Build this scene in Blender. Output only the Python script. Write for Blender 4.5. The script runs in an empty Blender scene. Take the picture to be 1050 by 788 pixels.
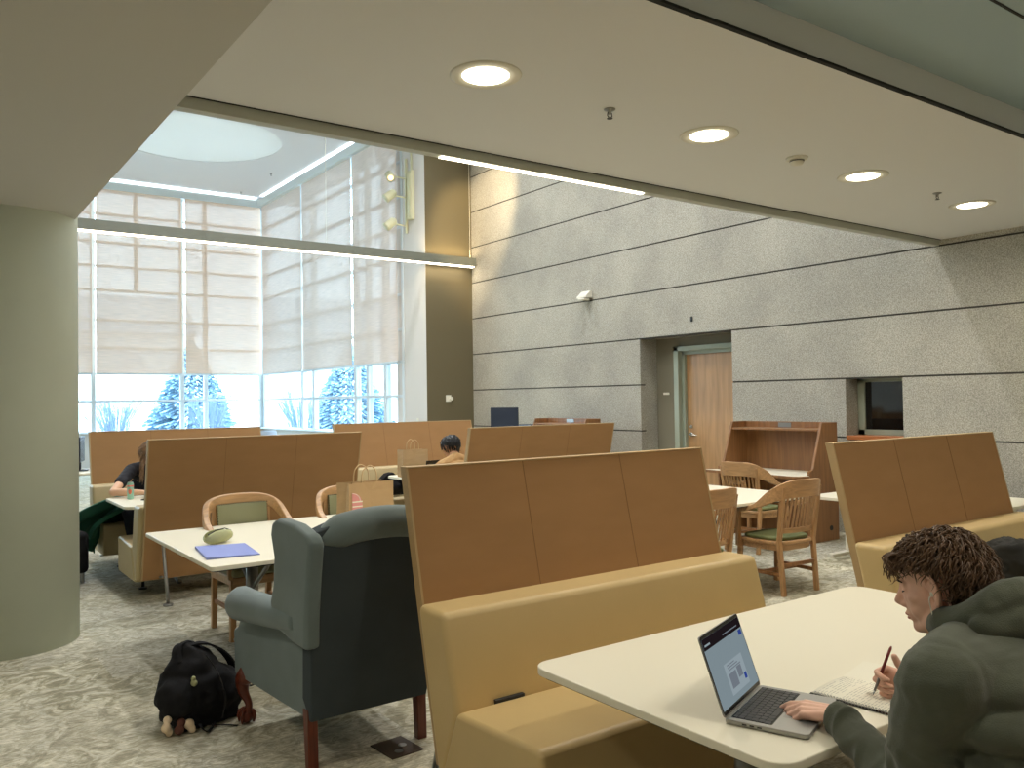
import bpy, bmesh, math, random
import numpy as np
from mathutils import Vector, Matrix, Euler

S = bpy.context.scene
C = S.collection
PI = math.pi
R = math.radians

# ------------------------------------------------------------------ camera
cam = bpy.data.cameras.new('camera')
cam.sensor_fit = 'HORIZONTAL'; cam.sensor_width = 36.0
cam.lens = 865.05 / 1050 * 36.0
cam.clip_start = 0.05; cam.clip_end = 400
camo = bpy.data.objects.new('camera', cam); C.objects.link(camo)
ax = Vector((1203, 2, -865.05)).normalized(); ay = Vector((-622, -25, -865.05)).normalized(); az = ax.cross(ay)
m = Matrix((ax, ay, az)).to_4x4(); m.translation = Vector((0, 0, 1.42))
camo.matrix_world = m
S.camera = camo

# ------------------------------------------------------------------ world and exposure
S.view_settings.view_transform = 'Standard'; S.view_settings.look = 'None'
S.view_settings.gamma = 1; S.view_settings.use_curve_mapping = False
S.view_settings.exposure = 0.0
W = bpy.data.worlds.new('overcast_sky'); S.world = W; W.use_nodes = True
wn = W.node_tree.nodes; wl = W.node_tree.links
bg = wn['Background']
bg.inputs['Color'].default_value = (0.76, 0.89, 1.0, 1)
bg.inputs['Strength'].default_value = 14
S.cycles.max_bounces = 8; S.cycles.diffuse_bounces = 5; S.cycles.transparent_max_bounces = 16
S.cycles.caustics_reflective = False; S.cycles.caustics_refractive = False
S.cycles.sample_clamp_indirect = 3.0
S.cycles.use_denoising = True
try: S.cycles.denoiser = 'OPENIMAGEDENOISE'
except Exception: pass

DOWN_W = 18.0       # power of one downlight
SPOT_W = 850.0
HIGH_FILL_W = 60.0

def portal(name, loc, rot, sx, sy):
    l = bpy.data.lights.new(name, 'AREA'); l.shape = 'RECTANGLE'; l.size = sx; l.size_y = sy
    l.cycles.is_portal = True
    o = bpy.data.objects.new(name, l); o.location = loc; o.rotation_euler = rot; C.objects.link(o)
portal('window_portal', (1.5, 19.95, 3.5), (R(-90), 0, 0), 11, 5.6)
portal('side_window_portal', (7.1, 16.3, 3.5), (0, R(90), 0), 5.6, 7.0)
portal('skylight_portal', (4.4, 15.75, 6.6), (0, 0, 0), 3.4, 3.4)

# ------------------------------------------------------------------ colour and materials
def lin(c):
    return tuple(((v/255)/12.92 if v/255 <= 0.04045 else (((v/255)+0.055)/1.055)**2.4) for v in c)
def mat(name, rgb, rough=0.6, metal=0.0, spec=0.5, var=0.0, scale=8.0, bump=0.0, bscale=200.0, sheen=0.0, emit=None, es=0.0, coat=0.0, stretch=None):
    m = bpy.data.materials.new(name); m.use_nodes = True
    nt = m.node_tree; b = nt.nodes['Principled BSDF']
    c = lin(rgb)
    b.inputs['Base Color'].default_value = (*c, 1); b.inputs['Roughness'].default_value = rough
    b.inputs['Metallic'].default_value = metal; b.inputs['Specular IOR Level'].default_value = spec
    if sheen: b.inputs['Sheen Weight'].default_value = sheen
    if coat: b.inputs['Coat Weight'].default_value = coat
    tc = nt.nodes.new('ShaderNodeTexCoord')
    src = tc.outputs['Object']
    if stretch:
        mp = nt.nodes.new('ShaderNodeMapping'); mp.inputs['Scale'].default_value = stretch
        nt.links.new(src, mp.inputs['Vector']); src = mp.outputs['Vector']
    if var:
        n = nt.nodes.new('ShaderNodeTexNoise'); n.inputs['Scale'].default_value = scale; n.inputs['Detail'].default_value = 6
        nt.links.new(src, n.inputs['Vector'])
        r = nt.nodes.new('ShaderNodeValToRGB')
        r.color_ramp.elements[0].position = 0.3; r.color_ramp.elements[1].position = 0.7
        r.color_ramp.elements[0].color = (*[max(0, v*(1-var)) for v in c], 1)
        r.color_ramp.elements[1].color = (*[min(1, v*(1+var)) for v in c], 1)
        nt.links.new(n.outputs['Fac'], r.inputs['Fac']); nt.links.new(r.outputs['Color'], b.inputs['Base Color'])
    if bump:
        n2 = nt.nodes.new('ShaderNodeTexNoise'); n2.inputs['Scale'].default_value = bscale; n2.inputs['Detail'].default_value = 3
        nt.links.new(src, n2.inputs['Vector'])
        bp = nt.nodes.new('ShaderNodeBump'); bp.inputs['Strength'].default_value = bump; bp.inputs['Distance'].default_value = 0.005
        nt.links.new(n2.outputs['Fac'], bp.inputs['Height']); nt.links.new(bp.outputs['Normal'], b.inputs['Normal'])
    if emit:
        b.inputs['Emission Color'].default_value = (*lin(emit), 1); b.inputs['Emission Strength'].default_value = es
    return m

def wood(name, rgb, dark=0.72, axis='Z', scale=1.0, rough=0.4):
    m = bpy.data.materials.new(name); m.use_nodes = True
    nt = m.node_tree; b = nt.nodes['Principled BSDF']; c = lin(rgb)
    tc = nt.nodes.new('ShaderNodeTexCoord'); mp = nt.nodes.new('ShaderNodeMapping')
    s = {'X': (1, 14, 14), 'Y': (14, 1, 14), 'Z': (14, 14, 1)}[axis]
    mp.inputs['Scale'].default_value = tuple(v*scale for v in s)
    n = nt.nodes.new('ShaderNodeTexNoise'); n.inputs['Scale'].default_value = 2.2; n.inputs['Detail'].default_value = 8; n.inputs['Distortion'].default_value = 0.6
    r = nt.nodes.new('ShaderNodeValToRGB')
    r.color_ramp.elements[0].position = 0.33; r.color_ramp.elements[1].position = 0.68
    r.color_ramp.elements[0].color = (*[v*dark for v in c], 1); r.color_ramp.elements[1].color = (*[min(1, v*1.12) for v in c], 1)
    L = nt.links
    L.new(tc.outputs['Object'], mp.inputs['Vector']); L.new(mp.outputs['Vector'], n.inputs['Vector'])
    L.new(n.outputs['Fac'], r.inputs['Fac']); L.new(r.outputs['Color'], b.inputs['Base Color'])
    b.inputs['Roughness'].default_value = rough
    return m

def emis(name, rgb, strength):
    m = bpy.data.materials.new(name); m.use_nodes = True
    nt = m.node_tree; nt.nodes.clear()
    e = nt.nodes.new('ShaderNodeEmission'); e.inputs['Color'].default_value = (*lin(rgb), 1); e.inputs['Strength'].default_value = strength
    o = nt.nodes.new('ShaderNodeOutputMaterial'); nt.links.new(e.outputs[0], o.inputs[0])
    return m

def shade_fabric(name, rgb, transl, transp, flat=False):
    m = bpy.data.materials.new(name); m.use_nodes = True
    nt = m.node_tree; nt.nodes.clear(); L = nt.links
    tc = nt.nodes.new('ShaderNodeTexCoord'); mp = nt.nodes.new('ShaderNodeMapping'); mp.inputs['Scale'].default_value = (1, 1, 30)
    n = nt.nodes.new('ShaderNodeTexNoise'); n.inputs['Scale'].default_value = 3.0; n.inputs['Detail'].default_value = 4
    L.new(tc.outputs['Object'], mp.inputs['Vector']); L.new(mp.outputs['Vector'], n.inputs['Vector'])
    r = nt.nodes.new('ShaderNodeValToRGB'); c = lin(rgb)
    r.color_ramp.elements[0].position = .3; r.color_ramp.elements[1].position = .7
    q0, q1 = (1, 1) if flat else (.9, 1.08); r.color_ramp.elements[0].color = (*[v*q0 for v in c], 1); r.color_ramp.elements[1].color = (*[min(1, v*q1) for v in c], 1)
    L.new(n.outputs['Fac'], r.inputs['Fac'])
    d = nt.nodes.new('ShaderNodeBsdfDiffuse'); t = nt.nodes.new('ShaderNodeBsdfTranslucent'); tr = nt.nodes.new('ShaderNodeBsdfTransparent')
    L.new(r.outputs['Color'], d.inputs['Color']); L.new(r.outputs['Color'], t.inputs['Color'])
    a = nt.nodes.new('ShaderNodeMixShader'); a.inputs[0].default_value = transl
    L.new(d.outputs[0], a.inputs[1]); L.new(t.outputs[0], a.inputs[2])
    b = nt.nodes.new('ShaderNodeMixShader'); b.inputs[0].default_value = transp
    L.new(a.outputs[0], b.inputs[1]); L.new(tr.outputs[0], b.inputs[2])
    o = nt.nodes.new('ShaderNodeOutputMaterial'); L.new(b.outputs[0], o.inputs[0])
    return m

def thin_glass(name, rgb=(235, 245, 250), refl=0.06):
    m = bpy.data.materials.new(name); m.use_nodes = True
    nt = m.node_tree; nt.nodes.clear(); L = nt.links
    tr = nt.nodes.new('ShaderNodeBsdfTransparent'); tr.inputs[0].default_value = (*lin(rgb), 1)
    g = nt.nodes.new('ShaderNodeBsdfGlossy'); g.inputs['Roughness'].default_value = 0.02
    x = nt.nodes.new('ShaderNodeMixShader'); x.inputs[0].default_value = refl
    L.new(tr.outputs[0], x.inputs[1]); L.new(g.outputs[0], x.inputs[2])
    o = nt.nodes.new('ShaderNodeOutputMaterial'); L.new(x.outputs[0], o.inputs[0])
    return m

def stone_mat():
    m = mat('speckled_stone', (188, 184, 174), rough=0.85, spec=0.2)
    nt = m.node_tree; L = nt.links; b = nt.nodes['Principled BSDF']
    tc = nt.nodes['Texture Coordinate']
    def ramp(src, p0, p1, c0, c1):
        r = nt.nodes.new('ShaderNodeValToRGB'); r.color_ramp.elements[0].position = p0; r.color_ramp.elements[1].position = p1
        r.color_ramp.elements[0].color = (*lin(c0), 1); r.color_ramp.elements[1].color = (*lin(c1), 1); L.new(src, r.inputs['Fac']); return r.outputs['Color']
    n = nt.nodes.new('ShaderNodeTexNoise'); n.inputs['Scale'].default_value = 85; n.inputs['Detail'].default_value = 2; n.inputs['Roughness'].default_value = 0.9
    L.new(tc.outputs['Object'], n.inputs['Vector'])
    c = ramp(n.outputs['Fac'], 0.36, 0.64, (146, 142, 130), (204, 199, 186))
    n2 = nt.nodes.new('ShaderNodeTexNoise'); n2.inputs['Scale'].default_value = 1.1; n2.inputs['Detail'].default_value = 3
    L.new(tc.outputs['Object'], n2.inputs['Vector'])
    c2 = ramp(n2.outputs['Fac'], 0.3, 0.7, (225, 225, 225), (255, 255, 252))
    mx = nt.nodes.new('ShaderNodeMixRGB'); mx.blend_type = 'MULTIPLY'; mx.inputs[0].default_value = 1
    L.new(c, mx.inputs[1]); L.new(c2, mx.inputs[2]); L.new(mx.outputs[0], b.inputs['Base Color'])
    bp = nt.nodes.new('ShaderNodeBump'); bp.inputs['Strength'].default_value = 0.35; bp.inputs['Distance'].default_value = 0.004
    L.new(n.outputs['Fac'], bp.inputs['Height']); L.new(bp.outputs['Normal'], b.inputs['Normal'])
    return m

def carpet_mat():
    m = mat('patterned_carpet', (160, 155, 140), rough=0.95, spec=0.1)
    nt = m.node_tree; L = nt.links; b = nt.nodes['Principled BSDF']; tc = nt.nodes['Texture Coordinate']
    def nz(scale, det, dist=0, src=None, rough=.5):
        n = nt.nodes.new('ShaderNodeTexNoise'); n.inputs['Scale'].default_value = scale; n.inputs['Detail'].default_value = det
        n.inputs['Distortion'].default_value = dist; n.inputs['Roughness'].default_value = rough
        L.new(src or tc.outputs['Object'], n.inputs['Vector']); return n.outputs['Fac']
    def ramp(src, *stops):
        r = nt.nodes.new('ShaderNodeValToRGB'); e = r.color_ramp.elements
        e[0].position, e[0].color = stops[0][0], (*lin(stops[0][1]), 1); e[1].position, e[1].color = stops[-1][0], (*lin(stops[-1][1]), 1)
        for p, c in stops[1:-1]:
            k = e.new(p); k.color = (*lin(c), 1)
        L.new(src, r.inputs['Fac']); return r.outputs['Color']
    def mix(mode, f, a, c):
        x = nt.nodes.new('ShaderNodeMixRGB'); x.blend_type = mode
        if isinstance(f, float): x.inputs[0].default_value = f
        else: L.new(f, x.inputs[0])
        L.new(a, x.inputs[1]); L.new(c, x.inputs[2]); return x.outputs[0]
    # plank shaped carpet tiles, each of its own tone
    bt = nt.nodes.new('ShaderNodeTexBrick'); bt.offset = 0.4
    bt.inputs['Scale'].default_value = 1.0; bt.inputs['Brick Width'].default_value = 1.0; bt.inputs['Row Height'].default_value = 0.5
    bt.inputs['Mortar Size'].default_value = 0.0; bt.inputs['Color1'].default_value = (0.0, 0, 0, 1); bt.inputs['Color2'].default_value = (1, 1, 1, 1)
    L.new(tc.outputs['Object'], bt.inputs['Vector'])
    a = ramp(nz(5.5, 7, 2.2, rough=.66), (.40, (168, 162, 138)), (.48, (196, 190, 164)), (.52, (222, 216, 192)), (.62, (250, 246, 226)))
    g = ramp(nz(9, 6, 2.5, rough=.68), (.38, (172, 168, 150)), (.5, (206, 201, 183)), (.64, (240, 236, 220)))
    tone = ramp(bt.outputs['Color'], (.0, (0, 0, 0)), (1., (255, 255, 255)))
    base = mix('MIX', tone, a, g)
    big = ramp(nz(.9, 3, .5), (.35, (228, 227, 224)), (.65, (255, 254, 250)))
    base = mix('MULTIPLY', 1.0, base, big)
    # broken line weave that shows on some patches only
    mp = nt.nodes.new('ShaderNodeMapping'); mp.inputs['Scale'].default_value = (9, 60, 1); L.new(tc.outputs['Object'], mp.inputs['Vector'])
    lines = ramp(nz(1.6, 2, 0, mp.outputs['Vector']), (.44, (215, 215, 215)), (.56, (255, 255, 255)))
    base = mix('MULTIPLY', .7, base, lines)
    fine = ramp(nz(260, 2), (.3, (222, 222, 222)), (.7, (255, 255, 255)))
    base = mix('MULTIPLY', .8, base, fine)
    L.new(base, b.inputs['Base Color'])
    bp = nt.nodes.new('ShaderNodeBump'); bp.inputs['Strength'].default_value = 0.4; bp.inputs['Distance'].default_value = 0.004
    L.new(nz(220, 3), bp.inputs['Height']); L.new(bp.outputs['Normal'], b.inputs['Normal'])
    return m

M = dict(
    stone=stone_mat(), carpet=carpet_mat(),
    groove=mat('groove_shadow_joint', (64, 61, 54), .9),
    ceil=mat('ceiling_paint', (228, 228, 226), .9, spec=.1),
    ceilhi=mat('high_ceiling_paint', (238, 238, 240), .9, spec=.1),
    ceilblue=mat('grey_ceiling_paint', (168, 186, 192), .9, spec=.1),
    bulk=mat('bulkhead_paint', (202, 200, 192), .85, spec=.15),
    pillar=mat('pillar_paint', (204, 210, 194), .75, spec=.25, var=.03, scale=2),
    darkwall=mat('olive_wall_paint', (106, 97, 74), .8, spec=.2),
    recwall=mat('recess_wall_paint', (128, 122, 104), .8, spec=.2),
    white=mat('white_wall_paint', (214, 210, 204), .8, spec=.2),
    reveal=mat('black_reveal', (30, 29, 26), .9),
    beam=mat('beam_grey_metal', (116, 118, 106), .5, spec=.4),
    beamlight=mat('beam_light_metal', (186, 188, 174), .5, spec=.4),
    valance=mat('valance_paint', (226, 234, 234), .7, spec=.2),
    winframe=mat('window_aluminium', (214, 222, 226), .5, metal=.0),
    glass=thin_glass('window_glass'),
    shade=shade_fabric('shade_cloth', (232, 202, 178), .070, .031),
    shade2=shade_fabric('side_shade_cloth', (224, 206, 192), .066, .022),
    frost=shade_fabric('frosted_skylight', (240, 242, 240), .14, .0, flat=True),
    panel=mat('booth_panel_fabric', (162, 124, 84), .85, spec=.15, var=.05, scale=3, bump=.25, bscale=500, stretch=(1, 1, 3)),
    seam=mat('panel_seam', (130, 96, 62), .9),
    vinyl=mat('tan_vinyl', (202, 176, 124), .42, spec=.4, var=.03, scale=4, bump=.08, bscale=90),
    vinyl2=mat('pale_tan_vinyl', (188, 168, 126), .42, spec=.4, var=.03, scale=4, bump=.08, bscale=90),
    oakedge=mat('panel_edge_trim', (176, 148, 104), .6),
    steel=mat('brushed_steel', (150, 150, 146), .35, metal=.9),
    blackmetal=mat('black_metal', (24, 24, 24), .45),
    laminate=mat('white_laminate', (236, 230, 208), .35, spec=.4),
    lamedge=mat('laminate_edge', (214, 208, 184), .5),
    oak=wood('light_oak', (184, 142, 96), .78, 'Z', 1.4),
    oakx=wood('light_oak_rail', (186, 146, 102), .78, 'X', 1.4),
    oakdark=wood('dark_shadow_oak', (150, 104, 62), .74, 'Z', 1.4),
    mahog=wood('mahogany', (104, 48, 30), .6, 'Z', 2, .3),
    doorwood=wood('door_veneer', (178, 138, 94), .82, 'Z', .6),
    carrel=wood('carrel_veneer', (142, 100, 62), .78, 'Z', .9),
    doorframe=mat('green_grey_frame_paint', (158, 166, 148), .5),
    greenvinyl=mat('olive_green_vinyl', (128, 128, 96), .45, spec=.4, bump=.05, bscale=60),
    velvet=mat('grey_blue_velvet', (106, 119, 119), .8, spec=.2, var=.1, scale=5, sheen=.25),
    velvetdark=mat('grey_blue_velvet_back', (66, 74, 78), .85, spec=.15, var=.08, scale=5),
    blackcloth=mat('black_cloth', (22, 22, 24), .8, spec=.2, var=.25, scale=12, bump=.3, bscale=80),
    kraft=mat('kraft_paper', (186, 156, 116), .8, spec=.15, var=.05, scale=8),
    whiteplastic=mat('white_plastic', (226, 222, 206), .45),
    brass=mat('chrome', (200, 198, 190), .25, metal=1),
    skin=mat('skin', (214, 164, 138), .55, spec=.3, var=.04, scale=20),
    lamp=emis('lamp_diffuser', (255, 244, 214), 9.0),
    strip=emis('led_strip', (255, 240, 214), 7.0),
)

# ------------------------------------------------------------------ mesh helpers
class MB:
    """collects shapes, builds one mesh object"""
    def __init__(s): s.v = []; s.f = []
    def add(s, vs, fs):
        k = len(s.v); s.v += [Vector(p) for p in vs]; s.f += [tuple(i+k for i in f) for f in fs]; return s
    def box(s, a, b, M4=None):
        x0, y0, z0 = a; x1, y1, z1 = b
        vs = [Vector(p) for p in ((x0,y0,z0),(x1,y0,z0),(x1,y1,z0),(x0,y1,z0),(x0,y0,z1),(x1,y0,z1),(x1,y1,z1),(x0,y1,z1))]
        if M4 is not None: vs = [M4 @ p for p in vs]
        return s.add(vs, [(0,3,2,1),(4,5,6,7),(0,1,5,4),(1,2,6,5),(2,3,7,6),(3,0,4,7)])
    def bar(s, p, q, w, t, up=(0,0,1)):
        """box beam from p to q, width w across, thickness t along up"""
        p = Vector(p); q = Vector(q); d = (q-p); n = d.normalized(); u = Vector(up)
        x = n.cross(u)
        if x.length < 1e-4: x = n.cross(Vector((0,1,0)))
        x.normalize(); u2 = x.cross(n)
        vs = []
        for e in (p, q):
            for a, b in ((-1,-1),(1,-1),(1,1),(-1,1)): vs.append(e + x*a*w/2 + u2*b*t/2)
        return s.add(vs, [(3,2,1,0),(4,5,6,7),(0,1,5,4),(1,2,6,5),(2,3,7,6),(3,0,4,7)])
    def tube(s, pts, r, n=8, closed=False, flat=1.0):
        pts = [Vector(p) for p in pts]; N = len(pts)
        rs = r if isinstance(r, (list, tuple)) else [r]*N
        rings = []; ref = None
        for i, p in enumerate(pts):
            if closed: t = pts[(i+1) % N]-pts[i-1]
            else: t = pts[min(i+1, N-1)]-pts[max(i-1, 0)]
            t.normalize()
            if ref is None:
                ref = Vector((0,0,1)) if abs(t.z) < .9 else Vector((1,0,0))
                x = t.cross(ref).normalized()
            else:
                x = (x - t*x.dot(t)).normalized()
            y = t.cross(x)
            rings.append([p + (x*math.cos(2*PI*k/n) + y*math.sin(2*PI*k/n)*flat)*rs[i] for k in range(n)])
        vs = [v for g in rings for v in g]; fs = []
        for i in range(N if closed else N-1):
            a = i*n; b = ((i+1) % N)*n
            for k in range(n): fs.append((a+k, a+(k+1) % n, b+(k+1) % n, b+k))
        if not closed:
            fs.append(tuple(reversed(range(n)))); fs.append(tuple(range((N-1)*n, N*n)))
        return s.add(vs, fs)
    def cyl(s, c, r, h, n=24, axis='Z', r2=None):
        c = Vector(c); d = {'X': Vector((1,0,0)), 'Y': Vector((0,1,0)), 'Z': Vector((0,0,1))}[axis]
        return s.tube([c, c+d*h], [r, r if r2 is None else r2], n)
    def lathe(s, prof, c=(0,0,0), n=24):
        c = Vector(c); vs = []; fs = []
        for r, z in prof:
            for k in range(n): vs.append(c+Vector((r*math.cos(2*PI*k/n), r*math.sin(2*PI*k/n), z)))
        for i in range(len(prof)-1):
            for k in range(n): fs.append((i*n+k, i*n+(k+1) % n, (i+1)*n+(k+1) % n, (i+1)*n+k))
        fs.append(tuple(reversed(range(n)))); fs.append(tuple(range((len(prof)-1)*n, len(prof)*n)))
        return s.add(vs, fs)
    def prism(s, poly, a, b, axis='X'):
        """poly of 2D points; axis X: (y,z), axis Y: (x,z), axis Z: (x,y), from a to b"""
        n = len(poly)
        def P(u, v, w): return {'X': (w, u, v), 'Y': (u, w, v), 'Z': (u, v, w)}[axis]
        vs = [P(u, v, a) for u, v in poly]+[P(u, v, b) for u, v in poly]
        fs = [tuple(range(n)), tuple(reversed(range(n, 2*n)))]+[(i, i+n, (i+1) % n+n, (i+1) % n) for i in range(n)]
        return s.add(vs, fs)
    def sphere(s, c, r, n=16, m=10, M4=None):
        c = Vector(c); rx, ry, rz = r if isinstance(r, (tuple, list)) else (r, r, r); vs = []; fs = []
        for i in range(1, m):
            a = PI*i/m
            for k in range(n):
                b = 2*PI*k/n; v = Vector((rx*math.sin(a)*math.cos(b), ry*math.sin(a)*math.sin(b), rz*math.cos(a)))
                if M4 is not None: v = M4 @ v
                vs.append(c+v)
        top = Vector((0,0,rz)); bot = Vector((0,0,-rz))
        if M4 is not None: top = M4 @ top; bot = M4 @ bot
        vs += [c+top, c+bot]; T = (m-1)*n; B = T+1
        for k in range(n):
            fs.append((T, k, (k+1) % n)); fs.append((B, (m-2)*n+(k+1) % n, (m-2)*n+k))
            for i in range(m-2): fs.append((i*n+k, (i+1)*n+k, (i+1)*n+(k+1) % n, i*n+(k+1) % n))
        return s.add(vs, fs)
    def grid(s, fn, nu, nv):
        vs = [fn(i/(nu-1), j/(nv-1)) for i in range(nu) for j in range(nv)]
        fs = [(i*nv+j, (i+1)*nv+j, (i+1)*nv+j+1, i*nv+j+1) for i in range(nu-1) for j in range(nv-1)]
        return s.add(vs, fs)
    def xf(s, M4): s.v = [M4 @ p for p in s.v]; return s
    def build(s, name, m, parent=None, bevel=0, smooth=False, seg=2, sub=0, solid=0, loc=None, rot=None):
        me = bpy.data.meshes.new(name); me.from_pydata([tuple(v) for v in s.v], [], s.f)
        bm = bmesh.new(); bm.from_mesh(me); bmesh.ops.recalc_face_normals(bm, faces=bm.faces); bm.to_mesh(me); bm.free()
        me.materials.append(m if not isinstance(m, str) else M[m])
        o = bpy.data.objects.new(name, me); C.objects.link(o)
        if smooth:
            for p in me.polygons: p.use_smooth = True
        if solid:
            k = o.modifiers.new('solid', 'SOLIDIFY'); k.thickness = solid; k.offset = 0
        if bevel:
            k = o.modifiers.new('bevel', 'BEVEL'); k.width = bevel; k.segments = seg; k.limit_method = 'ANGLE'; k.angle_limit = R(40)
            for p in me.polygons: p.use_smooth = True
            w = o.modifiers.new('wn', 'WEIGHTED_NORMAL'); w.keep_sharp = False
        if sub:
            k = o.modifiers.new('sub', 'SUBSURF'); k.levels = sub; k.render_levels = sub
            for p in me.polygons: p.use_smooth = True
        if parent is not None: o.parent = parent
        if loc is not None: o.location = loc
        if rot is not None: o.rotation_euler = rot
        return o

def tag(o, label=None, cat=None, group=None, kind=None):
    if label: o['label'] = label
    if cat: o['category'] = cat
    if group: o['group'] = group
    if kind: o['kind'] = kind
    return o
def root(name, loc=(0,0,0), rz=0.0, label=None, cat=None, group=None):
    o = bpy.data.objects.new(name, None); C.objects.link(o); o.empty_display_size = .1
    o.location = loc; o.rotation_euler = (0, 0, rz)
    return tag(o, label, cat, group)
def copy_tree(o, loc=None, rz=None, label=None, group=None):
    kids = {}
    for x in bpy.data.objects:
        if x.parent is not None: kids.setdefault(x.parent.name, []).append(x)
    def cp(q, parent):
        c = q.copy(); C.objects.link(c); c.parent = parent
        for ch in kids.get(q.name, []): cp(ch, c)
        return c
    c = cp(o, None)
    if loc is not None: c.location = loc
    if rz is not None: c.rotation_euler = (0, 0, rz)
    if label: c['label'] = label
    if group: c['group'] = group
    return c
def struct(o, label=None): return tag(o, label, kind='structure')
def warp(o, verts_fn):
    for v in o.data.vertices: v.co = verts_fn(v.co)
def bez(pts, n=12):
    """Catmull-Rom through points"""
    P = [Vector(p) for p in pts]; P = [P[0]*2-P[1]]+P+[P[-1]*2-P[-2]]; out = []
    for i in range(1, len(P)-2):
        for k in range(n):
            t = k/n; a, b, c, d = P[i-1:i+3]
            out.append(.5*((2*b)+(c-a)*t+(2*a-5*b+4*c-d)*t*t+(3*b-a-3*c+d)*t**3))
    out.append(P[-2]); return out

# ------------------------------------------------------------------ the room
YW = 19.81          # window wall
XS = 6.94           # side window wall
HI = 6.30           # high ceiling
struct(MB().box((-4, -4, -.2), (8.6, 20.1, 0)).build('floor', 'carpet'))

# textured stone wall: courses between thin joints, with the door recess and the small window opening
JO = [0] + [.372+.607*k for k in range(10)] + [HI]
mb = MB(); gb = MB()
for k in range(len(JO)-1):
    z0, z1 = JO[k], JO[k+1]
    segs = [(-4, 4.43), (4.43, 5.04), (5.04, 6.50), (6.50, 8.02), (8.02, 12.04)]
    for i, (y0, y1) in enumerate(segs):
        if i == 3 and z1 < 2.25: continue
        if i == 1 and .95 < z0 < 1.2: continue
        g0 = .009 if k else 0
        mb.box((7.85, y0, z0+g0), (7.95, y1, z1-.009))
        mb.box((7.866, y0+.004, z0), (8.45, y1-.004, z1))
        if k: gb.box((7.858, y0+.002, z0-.0085), (7.94, y1-.002, z0+.0085))
struct(mb.build('wall_right', 'stone')); struct(gb.build('trim_5', 'groove'), 'dark joints between the stone courses')
# the recesses: reveal ends are the wall itself; back of the door recess
rb = MB(); rb.box((8.16, 7.60, 0), (8.5, 8.02, 2.19)); rb.box((8.16, 6.3, 2.05), (8.5, 7.62, 2.19)); rb.box((8.40, 6.3, 0), (8.5, 7.62, 2.1))
struct(rb.build('wall_recess', 'recwall'))
struct(MB().box((8.45, -4, 0), (8.7, 12.3, HI+.3)).build('wall_backing', 'recwall'))
# door with frame
fr = MB(); fr.box((8.10, 7.585, 0), (8.20, 7.665, 2.07)); fr.box((8.10, 6.42, 2.01), (8.20, 7.665, 2.07)); fr.box((8.10, 6.42, 0), (8.20, 6.50, 2.07))
fr.box((8.17, 7.54, 0), (8.26, 7.60, 2.02)); fr.box((8.17, 6.48, 1.965), (8.26, 7.6, 2.02))
dr = root('door_1', (8.2, 7.54, 0)); struct(dr)
def local(o, r):
    o.parent = r; o.matrix_parent_inverse = Matrix.Translation(-r.location); return o
local(fr.build('door_frame', 'doorframe', bevel=.004), dr)
local(MB().box((8.215, 6.50, .01), (8.255, 7.545, 1.985)).build('door_leaf', 'doorwood', bevel=.002), dr)
hd = MB(); hd.cyl((8.215, 7.475, .935), .026, -.014, 20, 'X'); hd.cyl((8.205, 7.475, .935), .010, -.045, 12, 'X'); hd.tube(bez([(8.163, 7.475, .935), (8.158, 7.44, .937), (8.162, 7.37, .93), (8.172, 7.35, .927)], 5), .009, 8)
local(hd.build('door_handle', 'brass', smooth=True), dr)
lk = MB(); lk.cyl((8.215, 7.475, 1.035), .024, -.012, 20, 'X'); lk.box((8.192, 7.469, 1.02), (8.203, 7.481, 1.05))
local(lk.build('lock', 'brass', smooth=False, bevel=.001), dr)
tag(MB().box((8.148, 7.80, 1.45), (8.16, 7.90, 1.48)).build('door_sign', 'whiteplastic', bevel=.002), 'small pale plate on the recess wall left of the wooden door', 'sign')

# small window in the stone wall
w = root('window_3', (8.1, 4.7, 1.0)); struct(w)
f3 = MB()
for a, b in (((8.06, 4.30, 1.0), (8.14, 5.04, 1.055)), ((8.06, 4.30, 1.545), (8.14, 5.04, 1.59)), ((8.06, 4.965, 1.0), (8.14, 5.04, 1.59)), ((8.06, 4.30, 1.0), (8.14, 4.36, 1.59))): f3.box(a, b)
local(f3.build('window_frame', 'doorframe', bevel=.003), w)
M['darkglass'] = mat('dark_window_glass', (14, 16, 16), .06, spec=.8)
local(MB().box((8.085, 4.34, 1.05), (8.095, 4.98, 1.55)).build('window_pane', 'darkglass'), w)
M['sill'] = wood('sill_veneer', (176, 108, 62), .8, 'Y', 1)
local(MB().box((7.835, 4.435, .955), (8.06, 5.035, 1.0)).build('window_sill', 'sill', bevel=.003), w)

# far walls
struct(MB().box((XS+.004, 12.04, 0), (8.6, 12.3, HI)).build('wall_far', 'darkwall'))
struct(MB().box((XS, 12.043, 0), (7.2, 13.06, HI)).build('wall_side', 'white'))
struct(MB().box((-4, -4.2, 0), (8.6, -4, 3.2)).build('wall_back', 'white'))
struct(MB().box((-4.2, -4.2, 0), (-4, 20.1, HI)).build('wall_left', 'white'))
struct(MB().box((-4, YW, 0), (XS+.2, YW+.2, .84)).build('wall_window', 'white'))
struct(MB().box((XS, 12.8, 0), (XS+.2, YW+.2, .84)).build('wall_window_side', 'white'))
struct(MB().box((-4, YW-.16, 6.06), (XS, YW+.2, 6.23)).box((XS-.16, 12.05, 6.06), (XS+.2, YW, 6.23)).box((-4, YW-.05, 6.23), (XS, YW+.2, HI)).box((XS-.05, 12.05, 6.23), (XS+.2, YW, HI)).build('trim_1', 'valance'), 'pale grey shade pocket over the tall windows')

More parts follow.
